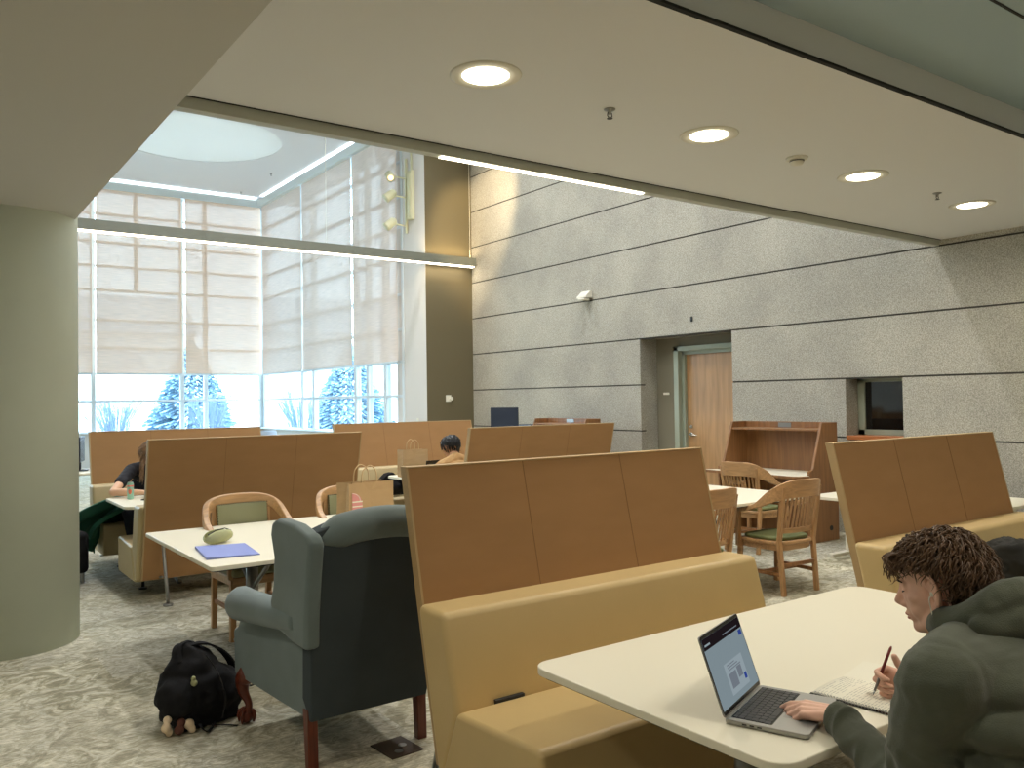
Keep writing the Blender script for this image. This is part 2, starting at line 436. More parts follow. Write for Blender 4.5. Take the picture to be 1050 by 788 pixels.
# ceilings
struct(MB().box((.84, 2.163, 2.853), (7.85, 4.02, HI)).build('ceiling_low', 'ceil'))
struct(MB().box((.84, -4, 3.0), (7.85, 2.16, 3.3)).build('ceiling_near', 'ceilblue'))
struct(MB().box((.84, 2.135, 2.853), (7.85, 2.163, 3.0)).build('trim_2', 'ceil'))
struct(MB().box((.84, 2.128, 2.850), (7.85, 2.150, 2.862)).box((.84, 1.585, 2.996), (7.85, 1.597, 3.0)).box((.84, 4.02, 2.852), (7.85, 4.036, 2.88)).build('trim_3', 'reveal'))
struct(MB().box((-4, -4, 2.565), (.85, 8, HI)).build('ceiling_bulkhead', 'bulk', bevel=.004))
# high ceiling with a round skylight opening
cx, cy, rr = 4.38, 15.9, 1.5
mb = MB(); n = 64
ring = [(cx+rr*math.cos(2*PI*k/n), cy+rr*math.sin(2*PI*k/n)) for k in range(n)]
def outer(k):
    a = 2*PI*k/n; c, s = math.cos(a), math.sin(a); t = min(3.45/abs(c) if c > 0 and abs(c) > 1e-6 else (8.4/abs(c) if abs(c) > 1e-6 else 1e9), (4.26/abs(s) if s > 0 else 11.7/abs(s)) if abs(s) > 1e-6 else 1e9)
    return (cx+c*t, cy+s*t)
out = [outer(k) for k in range(n)]
vs = []; fs = []
for z in (HI, HI+.25):
    vs += [(x, y, z) for x, y in ring]; vs += [(x, y, z) for x, y in out]
for k in range(n):
    j = (k+1) % n
    fs += [(k, j, n+j, n+k), (2*n+k, 3*n+k, 3*n+j, 2*n+j), (k, 2*n+k, 2*n+j, j), (n+k, n+j, 3*n+j, 3*n+k)]
mb.add(vs, fs)
mb.box((-4.2, 4.0, HI+.02), (8.6, 4.3, HI+.27)); mb.box((7.8, 4.0, HI+.02), (8.7, 12.4, HI+.27)); mb.box((7.8, 12.2, HI), (7.9, 20.1, HI+.25))
for px, py in ((-4.2, 4.0), (-4.2, 19.7), (6.9, 19.7)): mb.box((px, py, HI+.02), (px+1.2, py+.45, HI+.25))
struct(mb.build('ceiling_high', 'ceilhi'))
sk = MB().cyl((cx, cy, HI+.01), rr, .02, 64)
struct(sk.build('window_4', 'frost'), 'round frosted skylight in the high ceiling')

# pillar
struct(MB().lathe([(.41, 0), (.41, HI)], (.475, 5.93, 0), 72).build('wall_pillar', 'pillar', smooth=True), 'round olive grey pillar')

# metal beam at the edge of the low ceiling with an LED line
bm_ = root('ceiling_beam', (4.3, 4.06, 2.795), 0, 'grey metal beam along the edge of the low ceiling with a lit strip', 'beam')
local(MB().box((.84, 4.036, 2.797), (7.84, 4.10, 2.98)).build('channel', 'beamlight', bevel=.002), bm_)
local(MB().box((2.45, 4.05, 2.790), (4.03, 4.085, 2.7965)).build('light_strip', 'strip'), bm_)
# hanging beam
hb = root('linear_light', (4.3, 11.93, 3.66), 0, 'long grey hanging linear light crossing in front of the shaded windows', 'light')
local(MB().box((.4, 11.87, 3.675), (7.83, 11.97, 3.815)).build('housing', 'beam', bevel=.003), hb)
local(MB().box((.45, 11.885, 3.655), (7.80, 11.955, 3.675)).build('light_strip', 'strip'), hb)
for x in (1.2, 5.16, 7.74): local(MB().tube([(x, 11.92, 3.81), (x, 11.92, HI-.002)], .0035, 6).build('cable', 'whiteplastic'), hb)
def area(name, loc, rot, sx, sy, w, col, shape='RECTANGLE', spread=PI):
    l = bpy.data.lights.new(name, 'AREA'); l.shape = shape; l.size = sx
    if shape in ('RECTANGLE', 'ELLIPSE'): l.size_y = sy
    l.energy = w; l.color = col; l.spread = spread
    o = bpy.data.objects.new(name, l); o.location = loc; o.rotation_euler = rot; C.objects.link(o); return o
area('linear_glow', (4.1, 11.92, 3.65), (0, 0, 0), 7.2, .06, 40, (1, .86, .66))
area('uplight_glow', (7.1, 11.92, 3.83), (PI, 0, 0), 1.3, .05, 9, (1, .76, .42))
area('cove_glow', (1.5, YW-.11, 6.245), (R(150), 0, 0), 10.5, .06, 38, (.86, .93, 1))
area('cove_glow_side', (XS-.11, 16.0, 6.245), (R(150), 0, R(-90)), 7.0, .06, 26, (.86, .93, 1))
area('edge_strip_glow', (3.25, 4.068, 2.787), (0, 0, 0), 1.5, .03, 5, (1, .86, .66))

# unseen fill lamps, added to brighten the middle of the hall
def high_fill(x, y):
    t = root('added_fill_lamp', (x, y, HI), 0, 'added fill lamp on the high ceiling, above the frame of the photo', 'ceiling light', 'added fill lamps on the high ceiling')
    MB().lathe([(.14, 0), (.15, -.05), (.17, -.06), (.17, 0)], n=32).build('housing', 'whiteplastic', t, smooth=True)
    MB().lathe([(.001, -.03), (.139, -.03)], n=32).build('diffuser', 'lamp', t)
    l = bpy.data.lights.new('high_fill_light', 'AREA'); l.shape = 'DISK'; l.size = .26; l.energy = HIGH_FILL_W; l.color = (.95, .97, 1); l.spread = R(150)
    o = bpy.data.objects.new('high_fill_light', l); o.location = (0, 0, -.08); C.objects.link(o); o.parent = t
for x in (2.0, 4.2, 6.4):
    for y in (5.6, 8.2, 10.6): high_fill(x, y)

# downlights
def downlight(x, y, z, label):
    t = root('downlight', (x, y, z), 0, label, 'ceiling light', 'round recessed downlights')
    MB().lathe([(.105, 0), (.108, -.006), (.150, -.008), (.160, -.003), (.160, 0)], n=48).build('trim_ring', 'whiteplastic', t, smooth=True)
    MB().lathe([(.001, -.0095), (.095, -.0095), (.104, -.004), (.104, -.001)], n=40).build('diffuser', 'lamp', t, smooth=False)
    l = bpy.data.lights.new('downlight_lamp', 'AREA'); l.shape = 'DISK'; l.size = .18; l.energy = DOWN_W; l.color = (1, .93, .81); l.spread = R(165)
    o = bpy.data.objects.new('downlight_lamp', l); o.location = (0, 0, -.02); C.objects.link(o); o.parent = t
    return t
names = ['round downlight in the low ceiling, the nearest and largest', 'round downlight in the low ceiling, second from the camera', 'round downlight in the low ceiling, beside the smoke detector', 'round downlight in the low ceiling, smallest by the stone wall']
for k, (x, y) in enumerate(((2.08, 3.056), (3.576, 3.09), (5.105, 3.12), (6.60, 3.14))): downlight(x, y, 2.853, names[k])
for x, y in ((1.9, .35), (3.6, .35), (5.3, .35), (2.6, -1.6), (5.0, -1.6)): downlight(x, y, 3.0, 'added unseen downlight above the near study table, outside the photo')  # extra unseen rows, added for ambient light around the camera
for x, y in ((-.6, .6), (-.6, 3.0)): downlight(x, y, 2.565, 'added unseen downlight under the low bulkhead, outside the photo')  # unseen pair, added as fill for the left side

# ---- the room above was laid out with the eye at 1.42; bring it to metres (eye height 1.62)
K = 1.62/1.42
for o in list(C.objects):
    if o.parent is None: o.location = o.location*K
    if o.type == 'MESH':
        o.data.transform(Matrix.Scale(K, 4))
        for md in o.modifiers:
            if md.type == 'BEVEL': md.width *= K
    if o.parent is not None:
        if o.type == 'MESH': 
            t = o.matrix_parent_inverse.translation*K; o.matrix_parent_inverse = Matrix.Translation(t)
        else: o.location = o.location*K
    if o.type == 'LIGHT':
        o.data.size *= K
        if o.data.shape == 'RECTANGLE': o.data.size_y *= K

# ------------------------------------------------------------------ booth benches
def make_bench(loc, L, flip, label, vin='vinyl', n_seams=2):
    """profile faces -Y when flip is False; origin at the left end below the top edge of the panel"""
    t = root('booth_bench', loc, PI if flip else 0, label, 'bench', 'high-backed booth benches')
    def px(z): return -.235*(1.335-z)
    pan = MB().prism([(px(1.335), 1.335), (px(.17), .17), (px(.17)-.04, .17), (px(1.335)-.045, 1.335)], 0, L)
    pan.build('back_panel', 'panel', t, bevel=.006)
    for x0, x1 in ((-.004, .006), (L-.006, L+.004)):
        MB().prism([(px(1.335)+.002, 1.337), (px(.17)+.002, .168), (px(.17)-.042, .168), (px(1.335)-.047, 1.337)], x0, x1).build('edge_trim', 'oakedge', t)
    MB().box((-.004, -.048, 1.333), (L+.004, .003, 1.340)).build('edge_trim', 'oakedge', t, bevel=.002)
    for k in range(1, n_seams+1):
        x = L*k/(n_seams+1)
        MB().prism([(px(1.335)+.0012, 1.336), (px(.17)+.0012, .17), (px(.17)-.041, .17), (px(1.335)-.0462, 1.336)], x-.0015, x+.0015).build('panel_seam', 'seam', t)
    e = .03
    bk = MB().prism([(px(.79)-.046, .79), (px(.16)-.042, .16), (px(.16)-.10, .16), (-.47, .43), (-.40, .70), (-.375, .79)], -e, L+e+.01)
    bk.build('back_cushion', vin, t, bevel=.028, seg=4)
    st = MB().prism([(-.47, .435), (-.99, .462), (-1.005, .44), (-1.0, .15), (-.35, .15)], -e-.005, L+e+.015)
    st.build('seat_cushion', vin, t, bevel=.022, seg=4)
    for x in (.14, L-.14):
        g = MB().tube(bez([(x, px(.48)+.005, .49), (x, px(.48)+.05, .488), (x, px(.45)+.06, .44), (x, -.01, .02)], 6), .014, 10)
        g.tube([(x, px(.25)+.06, .2), (x, px(.25)-.1, .17)], .010, 8).cyl((x, -.01, 0), .038, .012, 20)
        g.build('rear_leg', 'steel', t, smooth=True)
        g = MB().tube([(x+.02, -.80, .15), (x+.02, -.80, .02)], .013, 10).cyl((x+.02, -.80, 0), .036, .012, 20)
        g.tube([(x+.02, -.80, .13), (x+.02, -.45, .145)], .012, 8)
        g.build('front_leg', 'blackmetal', t, smooth=True)
    return t
# facing the camera (-Y): x0 is the left end
near_bench = make_bench((1.722, 3.215, 0), 1.83, False, 'booth bench behind the laptop table, brown panel and golden tan vinyl seat facing the camera')
MB().box((.145, -.482, .425), (.285, -.44, .447)).build('power_outlet', 'blackmetal', near_bench, bevel=.003)
make_bench((4.345, 2.925, 0), 1.92, False, 'booth bench at the right edge with a dark coat lying on its tan seat')
make_bench((1.595, 10.01, 0), 1.85, False, 'booth bench by the window where the person in the black top sits', 'vinyl2')
make_bench((4.38, 9.99, 0), 2.05, False, 'booth bench below the side window with a black bag on its pale seat', 'vinyl2')
# facing away (+Y): the origin is the right end
make_bench((3.425, 7.16, 0), 1.85, True, 'booth bench seen from behind, dark brown panel behind the left study table', 'vinyl2')
make_bench((6.50, 7.07, 0), 1.93, True, 'booth bench seen from behind, right of the person in the mustard sweater', 'vinyl2')
make_bench((3.56, .275, 0), 1.83, True, 'booth bench on which the person in the grey hoodie sits')

# ------------------------------------------------------------------ tables
def rrect(x0, y0, x1, y1, r, n=7):
    out = []
    for cx_, cy_, a in ((x1-r, y1-r, 0), (x0+r, y1-r, 90), (x0+r, y0+r, 180), (x1-r, y0+r, 270)):
        for k in range(n): b = R(a+90*k/(n-1)); out.append((cx_+r*math.cos(b), cy_+r*math.sin(b)))
    return out
def make_table(x0, y0, x1, y1, label, base='tee', z=.74, r=.05, rz=0):
    cx_, cy_ = (x0+x1)/2, (y0+y1)/2; a, b = (x1-x0)/2, (y1-y0)/2
    t = root('study_table', (cx_, cy_, 0), rz, label, 'table')
    top = MB().prism(rrect(-a, -b, a, b, r), z-.026, z, 'Z').build('tabletop', 'laminate', t, bevel=.004)
    MB().prism(rrect(-a+.012, -b+.012, a-.012, b-.012, r), z-.032, z-.0262, 'Z').build('underside', 'blackmetal', t)
    d = b*.72
    for sx in (-1, 1):
        x = sx*(a-.48) if a > .6 else sx*.25
        g = MB().tube([(x, 0, .03), (x, 0, z-.03)], .038, 20); g.box((x-.04, -d*.8, z-.06), (x+.04, d*.8, z-.03))
        if base == 'splay':
            for s in (-1, 1): g.tube([(x, s*.03, .12), (x, s*d*.62, .02)], [.02, .016], 10)
            for s in (-1, 1): g.tube([(x, 0, .42), (x+.0, s*d*.75, z-.045)], .014, 8)
        else: g.tube(bez([(x, -d, .012), (x, -d*.6, .035), (x, 0, .06), (x, d*.6, .035), (x, d, .012)], 5), .022, 10)
        g.build('leg', 'steel', t, smooth=True)
    return t
make_table(1.68, 1.263, 3.555, 2.262, 'white study table in front with the open laptop and notebook on it', r=.07)
make_table(1.335, 4.655, 3.40, 6.20, 'white study table behind the wing chair with the blue folder on it', 'splay', r=.025)
make_table(4.45, 4.52, 6.50, 6.02, 'white study table in the middle with slat-back chairs around it', 'splay', r=.02)
make_table(1.535, 7.86, 3.35, 8.80, 'white booth table with the drink can on it, beside the person in black', r=.09)
make_table(4.60, 8.02, 6.45, 8.98, 'white booth table in front of the person in the mustard sweater', r=.09)
make_table(1.0, 12.2, 2.6, 13.1, 'white table far behind, glimpsed just right of the round pillar', r=.03)
# white adjustable table near the stone wall
def desk_t(x0, y0, x1, y1, z, label):
    t = root('adjustable_table', ((x0+x1)/2, (y0+y1)/2, 0), 0, label, 'table'); a, b = (x1-x0)/2, (y1-y0)/2
    MB().prism(rrect(-a, -b, a, b, .02), z-.03, z, 'Z').build('tabletop', 'laminate', t, bevel=.004)
    for s in (-1, 1):
        g = MB().box((-.04, s*(b-.06)-.03, .03), (.04, s*(b-.06)+.03, z-.03)).box((-a*.55, s*(b-.06)-.035, 0), (a*.55, s*(b-.06)+.035, .03))
        g.build('leg', 'whiteplastic', t, bevel=.003)
    return t
desk_t(7.22, 3.4, 8.46, 5.08, .63, 'low white table by the stone wall behind the right booth bench')

# ------------------------------------------------------------------ wing chair
wc = root('wing_chair', (1.735, 3.93, 0), R(0), 'grey blue velvet wing chair with mahogany legs, its back to the camera', 'armchair')
def side_poly(s, x, name, poly, th, m_, bev=.02, splay=0.0):
    mb = MB().prism(poly, x-th/2, x+th/2)
    for v in mb.v: v.x += splay*(v.y+.4)*(-1 if s < 0 else 1)
    return mb.build(name, m_, wc, bevel=bev, seg=3)
# outside back: a curved slab with an arched crest
def back_pt(u, v, off):
    w0 = .292+.062*v; x = (u*2-1)*w0; crest = 1.125-.075*abs(u*2-1)**2.2
    z = .212+(crest-.212)*v; y = -.375-.15*v**1.2 - .02*math.sin(v*PI)+off
    return Vector((x, y, z))
bk = MB(); nu, nv = 15, 12
for off in (0, .10): bk.v += [back_pt(i/(nu-1), j/(nv-1), off) for i in range(nu) for j in range(nv)]
for o_ in (0, nu*nv):
    for i in range(nu-1):
        for j in range(nv-1): bk.f.append((o_+i*nv+j, o_+(i+1)*nv+j, o_+(i+1)*nv+j+1, o_+i*nv+j+1))
N0 = nu*nv
for i in range(nu-1):
    bk.f.append((i*nv, (i+1)*nv, N0+(i+1)*nv, N0+i*nv)); bk.f.append((i*nv+nv-1, (i+1)*nv+nv-1, N0+(i+1)*nv+nv-1, N0+i*nv+nv-1))
for j in range(nv-1):
    bk.f.append((j, j+1, N0+j+1, N0+j)); a = (nu-1)*nv; bk.f.append((a+j, a+j+1, N0+a+j+1, N0+a+j))
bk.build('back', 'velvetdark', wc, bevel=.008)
# padded crest roll and inner back cushion
cr = MB(); ring_n = 14; pts = []
for k in range(17):
    u = .05+.90*k/16; p = back_pt(u, 1, .05); pts.append(p+Vector((0, -.012, -.048)))
cr.tube(pts, [.022+.052*min(1, math.sin(PI*k/16)*1.9) for k in range(17)], 16)
cr.build('crest_roll', 'velvet', wc, smooth=True)
ib = MB().grid(lambda a, b: back_pt(.12+.76*a, .28+.66*b, .10+.07*math.sin(PI*b)**.7*(1-abs(2*a-1)**4)), 14, 14)
ib.build('inside_back', 'velvet', wc, smooth=True)
for s in (-1, 1):
    # wing
    prof = [(-.565, 1.02), (-.54, 1.06), (-.42, 1.095), (-.27, 1.105), (-.215, 1.085), (-.195, 1.03), (-.215, .93), (-.19, .80), (-.15, .72), (-.16, .655), (-.22, .60), (-.34, .57), (-.47, .555), (-.49, .70), (-.53, .88)]
    w_ = MB().prism(prof, -.036, .036)
    for v in w_.v:
        v.x += s*(.322+.05*(v.z-.6)+.10*(v.y+.45)+.0)
    w_.build('wing', 'velvet', wc, bevel=.020, seg=4)
    # rolled arm
    arm = MB(); apts = [(s*.315, -.36, .66), (s*.335, -.2, .655), (s*.36, .0, .645), (s*.378, .16, .637), (s*.384, .27, .630)]
    P = bez(apts, 5); rr_ = [.062+.022*(k/(len(P)-1)) for k in range(len(P))]
    P.append(P[-1]+Vector((0, .012, 0))); rr_.append(.074); P.append(P[-1]+Vector((0, .006, 0))); rr_.append(.05)
    arm.tube(P, rr_, 20); arm.build('arm', 'velvet', wc, smooth=True)
    # side panel from the floor rail up to the arm
    poly = [(-.35, .218), (.44, .235), (.45, .46), (.40, .485), (.375, .52), (.33, .60), (.20, .62), (-.2, .62), (-.39, .62)]
    q = MB().prism(poly, -.03, .03)
    for v in q.v: v.x += s*(.262+.095*(v.y+.37))
    q.build('side_panel', 'velvet', wc, bevel=.012, seg=3)
sc_ = MB().box((-.27, -.30, .25), (.27, .37, .36)); sc_.build('seat_frame', 'velvet', wc, bevel=.02)
MB().box((-.265, -.27, .36), (.265, .395, .49)).build('seat_cushion', 'velvet', wc, bevel=.045, seg=4)
for s in (-1, 1):
    lg = MB().prism([(-.036, 0), (.004, 0), (.03, .26), (-.03, .26)], -.024, .024)
    for v in lg.v: v.x += s*.275; v.y += -.325
    lg.build('back_leg', 'mahog', wc, bevel=.004)
    P = bez([(s*.325, .345, .26), (s*.345, .375, .215), (s*.345, .375, .16), (s*.325, .355, .10), (s*.33, .36, .055)], 4)
    rr_ = [.050, .050, .049, .046, .041, .037, .033, .029, .026, .023, .021, .019, .018, .018, .019, .021, .023][:len(P)]
    cl = MB().tube(P, rr_, 14)
    cl.sphere((s*.332, .368, .036), .036, 14, 10)
    for a in (-50, 0, 50, 130, -130):
        d = Vector((math.sin(R(a)), math.cos(R(a)), 0)); b = Vector((s*.332, .368, 0))
        cl.tube([b+d*.012+Vector((0,0,.075)), b+d*.036+Vector((0,0,.06)), b+d*.043+Vector((0,0,.035)), b+d*.036+Vector((0,0,.008))], [.010, .011, .010, .006], 8)
    cl.build('front_leg', 'mahog', wc, smooth=True)

# ------------------------------------------------------------------ slat-back captain chairs
def make_slat_chair(loc, rz, label):
    """faces +Y"""
    t = root('captain_chair', loc, rz, label, 'chair', 'wooden slat-back chairs')
    seat = MB(); pr = []
    for k in range(28):
        a = 2*PI*k/28; c, s = math.cos(a), math.sin(a)
        x = .245*abs(c)**.5*(1 if c > 0 else -1); y = .235*abs(s)**.6*(1 if s > 0 else -1)
        pr.append((x*(1+.12*(y > 0)*min(1, y/.2)), y))
    seat.prism(pr, .405, .435, 'Z').build('seat', 'oakx', t, bevel=.008)
    MB().prism([(x*.88, y*.88) for x, y in pr], .435, .465, 'Z').build('seat_cushion', 'greencush', t, bevel=.012, seg=3)
    MB().prism([(x*.93, y*.93) for x, y in pr], .36, .405, 'Z').build('apron', 'oakx', t, bevel=.003)
    for s in (-1, 1):
        MB().bar((s*.20, -.235, 0), (s*.205, -.20, .44), .036, .034, up=(0,1,0)).bar((s*.205, -.20, .42), (s*.215, -.265, .83), .036, .032, up=(0,1,0)).build('rear_leg', 'oak', t, bevel=.004)
        MB().bar((s*.235, .215, 0), (s*.225, .19, .41), .036, .036, up=(0,1,0)).bar((s*.25, .195, .36), (s*.262, .175, .66), .036, .036, up=(0,1,0)).build('front_leg', 'oak', t, bevel=.004)
        MB().bar((s*.222, .19, .17), (s*.205, -.22, .17), .020, .030).build('stretcher', 'oakdark', t, bevel=.002)
    MB().bar((-.21, -.02, .17), (.21, -.02, .17), .020, .028).bar((-.2, -.22, .245), (.2, -.22, .245), .020, .03).build('stretcher', 'oakdark', t, bevel=.002)
    # bent top rail: wide at the back, dropping into the arms
    path = bez([(-.275, .20, .672), (-.300, .08, .675), (-.298, -.07, .715), (-.262, -.20, .81), (-.17, -.285, .868), (0, -.312, .875), (.17, -.285, .868), (.262, -.20, .81), (.298, -.07, .715), (.300, .08, .675), (.275, .20, .672)], 6)
    rb_ = MB(); n = len(path); vs = []
    for i, p in enumerate(path):
        tt = (path[min(i+1, n-1)]-path[max(i-1, 0)]).normalized()
        q = abs(i/(n-1)*2-1); back = max(0, 1-(q/.62)**3)          # 1 at the back, 0 on the arms
        h = .028+.085*back; w = .052*(1-back)+.026*back+(.03 if q > .93 else 0)*0
        side = Vector((tt.y, -tt.x, 0)).normalized(); upv = side.cross(tt)
        if upv.z < 0: upv = -upv
        tilt = upv + Vector((0, -.18, 0))*back
        c = p - Vector((0,0,1))*(h/2)*back
        for a, b in ((-1,-1),(1,-1),(1,1),(-1,1)): vs.append(c+side*a*w/2+tilt*b*h/2)
    fs = [(0,1,2,3), tuple((n-1)*4+k for k in (3,2,1,0))]
    for i in range(n-1):
        for k in range(4): fs.append((i*4+k, i*4+(k+1) % 4, (i+1)*4+(k+1) % 4, (i+1)*4+k))
    rb_.add(vs, fs).build('top_rail', 'oakx', t, bevel=.006)
    def arc(x): return -.285+.9*x*x
    MB().add(*(lambda P: ([v for p in P for v in ((p[0], p[1]-.012, p[2]-.02), (p[0], p[1]+.012, p[2]-.02), (p[0], p[1]+.012, p[2]+.02), (p[0], p[1]-.012, p[2]+.02))],
        [(0,1,2,3), tuple((len(P)-1)*4+k for k in (3,2,1,0))]+[(i*4+k, i*4+(k+1) % 4, (i+1)*4+(k+1) % 4, (i+1)*4+k) for i in range(len(P)-1) for k in range(4)]))
        ([(-.205+.041*k, arc(-.205+.041*k)+.055, .52) for k in range(11)])).build('lower_rail', 'oakx', t, bevel=.004)
    for k in range(9):
        x = -.165+.04125*k
        MB().bar((x*.96, arc(x*.96)+.055, .535), (x, arc(x)-.015, .80), .019, .010, up=(0,1,0)).build('slat', 'oak', t, bevel=.002)
    for ch in C.objects:
        if ch.parent is t:
            for v in ch.data.vertices:
                if v.co.z > .66 and v.co.y < .1: v.co.z = .66+(v.co.z-.66)*1.30
    return t
M['greencush'] = mat('green_seat_cushion', (112, 118, 78), .6, spec=.3)
make_slat_chair((5.885, 4.50, 0), R(-4), 'slat-back armchair with a green seat at the right end of the middle table').location = (5.95, 4.49, 0)
make_slat_chair((4.86, 4.46, 0), R(3), 'slat-back chair half hidden behind the near booth panel')
make_slat_chair((7.28, 5.76, 0), R(-88), 'slat-back armchair pulled up to the study carrel under the door')

# ------------------------------------------------------------------ upholstered bentwood armchairs
def make_uph(loc, rz, label):
    """faces -Y"""
    t = root('upholstered_armchair', loc, rz, label, 'chair', 'green upholstered armchairs')
    path = bez([(-.235, -.24, .66), (-.285, -.10, .70), (-.295, .08, .76), (-.255, .20, .86), (-.16, .245, .905), (0, .265, .915), (.16, .245, .905), (.255, .20, .86), (.295, .08, .76), (.285, -.10, .70), (.235, -.24, .66)], 6)
    n = len(path); vs = []
    for i, p in enumerate(path):
        tt = (path[min(i+1, n-1)]-path[max(i-1, 0)]).normalized(); q = abs(i/(n-1)*2-1); back = max(0, 1-(q/.75)**3)
        h = .034+.045*back; w = .045
        side = Vector((tt.y, -tt.x, 0)).normalized(); upv = side.cross(tt)
        if upv.z < 0: upv = -upv
        for a, b in ((-1,-1),(1,-1),(1,1),(-1,1)): vs.append(p+side*a*w/2+upv*b*h/2)
    fs = [(0,1,2,3), tuple((n-1)*4+k for k in (3,2,1,0))]+[(i*4+k, i*4+(k+1) % 4, (i+1)*4+(k+1) % 4, (i+1)*4+k) for i in range(n-1) for k in range(4)]
    MB().add(vs, fs).build('top_rail', 'oakx', t, bevel=.010, seg=3)
    def bp(u, v, o): x = (u*2-1)*.185; return Vector((x, .262-1.3*x*x*.9+o-.04*(1-v), .50+.385*v))
    b = MB(); nu, nv = 11, 9
    for o_ in (-.035, .006): b.v += [bp(i/(nu-1), j/(nv-1), o_-(.02*math.sin(PI*j/(nv-1))*math.sin(PI*i/(nu-1)) if o_ < 0 else 0)) for i in range(nu) for j in range(nv)]
    for o_ in (0, nu*nv):
        for i in range(nu-1):
            for j in range(nv-1): b.f.append((o_+i*nv+j, o_+(i+1)*nv+j, o_+(i+1)*nv+j+1, o_+i*nv+j+1))
    N0 = nu*nv
    for i in range(nu-1): b.f += [(i*nv, (i+1)*nv, N0+(i+1)*nv, N0+i*nv), (i*nv+nv-1, (i+1)*nv+nv-1, N0+(i+1)*nv+nv-1, N0+i*nv+nv-1)]
    for j in range(nv-1): b.f += [(j, j+1, N0+j+1, N0+j), ((nu-1)*nv+j, (nu-1)*nv+j+1, N0+(nu-1)*nv+j+1, N0+(nu-1)*nv+j)]
    b.build('back_pad', 'greenvinyl', t, bevel=.006)
    # nail heads round the pad, as one trim
    nh = MB()
    edge = [bp(0, j/20, -.036) for j in range(21)]+[bp(i/20, 1, -.036) for i in range(21)]+[bp(1, j/20, -.036) for j in range(21)]
    for p in edge: nh.sphere(p, .0045, 6, 4)
    nh.build('nail_head_trim', 'nail', t).update({'kind': 'stuff'}) if False else tag(nh.build('nail_head_trim', 'nail', t), kind='stuff')
    for s in (-1, 1):
        MB().bar((s*.20, .235, 0), (s*.205, .20, .46), .038, .036, up=(0,1,0)).bar((s*.205, .20, .44), (s*.20, .235, .89), .034, .03, up=(0,1,0)).build('rear_leg', 'oak', t, bevel=.004)
        MB().bar((s*.225, -.225, 0), (s*.215, -.205, .46), .04, .04, up=(0,1,0)).bar((s*.235, -.215, .42), (s*.245, -.215, .665), .034, .034, up=(0,1,0)).build('front_leg', 'oak', t, bevel=.004)
        MB().bar((s*.21, -.2, .2), (s*.2, .21, .2), .018, .028).build('stretcher', 'oakdark', t, bevel=.002)
    MB().box((-.225, -.235, .37), (.225, .22, .43)).build('apron', 'oakx', t, bevel=.006)
    MB().bar((-.2, 0, .2), (.2, 0, .2), .018, .028).build('stretcher', 'oakdark', t, bevel=.002)
    MB().box((-.235, -.25, .43), (.235, .215, .495)).build('seat_pad', 'greenvinyl', t, bevel=.025, seg=4)
    return t
M['nail'] = mat('dark_nail_heads', (70, 56, 40), .4, metal=.6)
make_uph((2.02, 6.03, 0), R(2), 'green padded bentwood armchair across the left table, beside the pencil case')
make_uph((2.88, 6.06, 0), R(-3), 'green padded bentwood armchair behind the paper bag on the table')
make_uph((1.7, 13.75, 0), R(0), 'wooden armchair far behind by the round pillar')

# ------------------------------------------------------------------ study carrels
def make_carrel(loc, rz, label):
    """back along +X side, user on the -X side; origin at the near end (y=0) of the back, width along +Y"""
    t = root('study_carrel', loc, rz, label, 'desk', 'wooden study carrels'); Wd = 1.27; H = 1.31
    for y in (0, Wd-.032):
        poly = [(-.53, 0), (0, 0), (0, H), (-.28, H), (-.46, .80), (-.53, .78)]
        MB().prism([(x, z) for x, z in poly], y, y+.032, 'Y').build('side_panel', 'carrel', t, bevel=.003)
    MB().box((-.03, .032, .0), (-.005, Wd-.032, H)).build('back_panel', 'carrel', t)
    MB().box((-.30, .032, H-.095), (-.03, Wd-.032, H-.073)).build('shelf', 'carrel', t, bevel=.003)
    dk = [(-.03, .034), (-.58, .034), (-.70, .16), (-.70, Wd+.06), (-.62, Wd+.12), (-.50, Wd-.034), (-.03, Wd-.034)]
    dk = [(-.03, .034), (-.55, .034), (-.555, -.02), (-.66, .03), (-.70, .10), (-.64, Wd+.10), (-.54, Wd+.02), (-.54, Wd-.034), (-.03, Wd-.034)]
    MB().prism(dk, .715, .742, 'Z').build('desktop', 'laminate', t, bevel=.002)
    MB().prism([(x*1.004-.002, y) for x, y in dk], .708, .7385, 'Z').build('desk_edge', 'carrel', t)
    MB().box((-.034, Wd*.46, H-.068), (-.030, Wd*.60, H-.012)).build('metal_plate', 'steel', t)
    MB().cyl((-.15, -.001, .14), .028, -.005, 18, 'Y').build('grommet', 'blackmetal', t)
    return t
make_carrel((8.50, 5.575, 0), 0, 'wooden study carrel with a shelf, right of the wooden door')
c2 = make_carrel((8.50, 9.55, 0), 0, 'wooden study carrel whose top shows above the far booth panel')

# desk with monitor, far right corner
t = root('computer_desk', (8.2, 12.0, 0), 0, 'pale topped wooden desk in the far corner, carrying a monitor', 'desk')
MB().prism(rrect(-1.05, -1.0, .6, 1.0, .02), .715, .742, 'Z').build('desktop', 'laminate', t, bevel=.003)
MB().box((-1.04, -.99, .62), (.59, .99, .714)).build('apron', 'carrel', t, bevel=.003)
for sx, sy in ((-1, -1), (-1, 1), (1, -1), (1, 1)): MB().bar((sx*.75-.23, sy*.92, 0), (sx*.7-.23, sy*.9, .7), .06, .05).build('leg', 'carrel', t, bevel=.004)
mon = root('computer_monitor', (8.46, 12.0, .742), R(-62), 'dark monitor standing on the desk in the far corner', 'monitor')
M['monitor'] = mat('monitor_black', (34, 40, 54), .25, spec=.6)
MB().box((-.27, -.02, .34), (.27, .015, .74)).build('screen', 'monitor', mon, bevel=.012, seg=3)
MB().box((-.03, .0, .02), (.03, .03, .40)).box((-.12, -.09, 0), (.12, .1, .015)).build('stand', 'blackmetal', mon, bevel=.004)
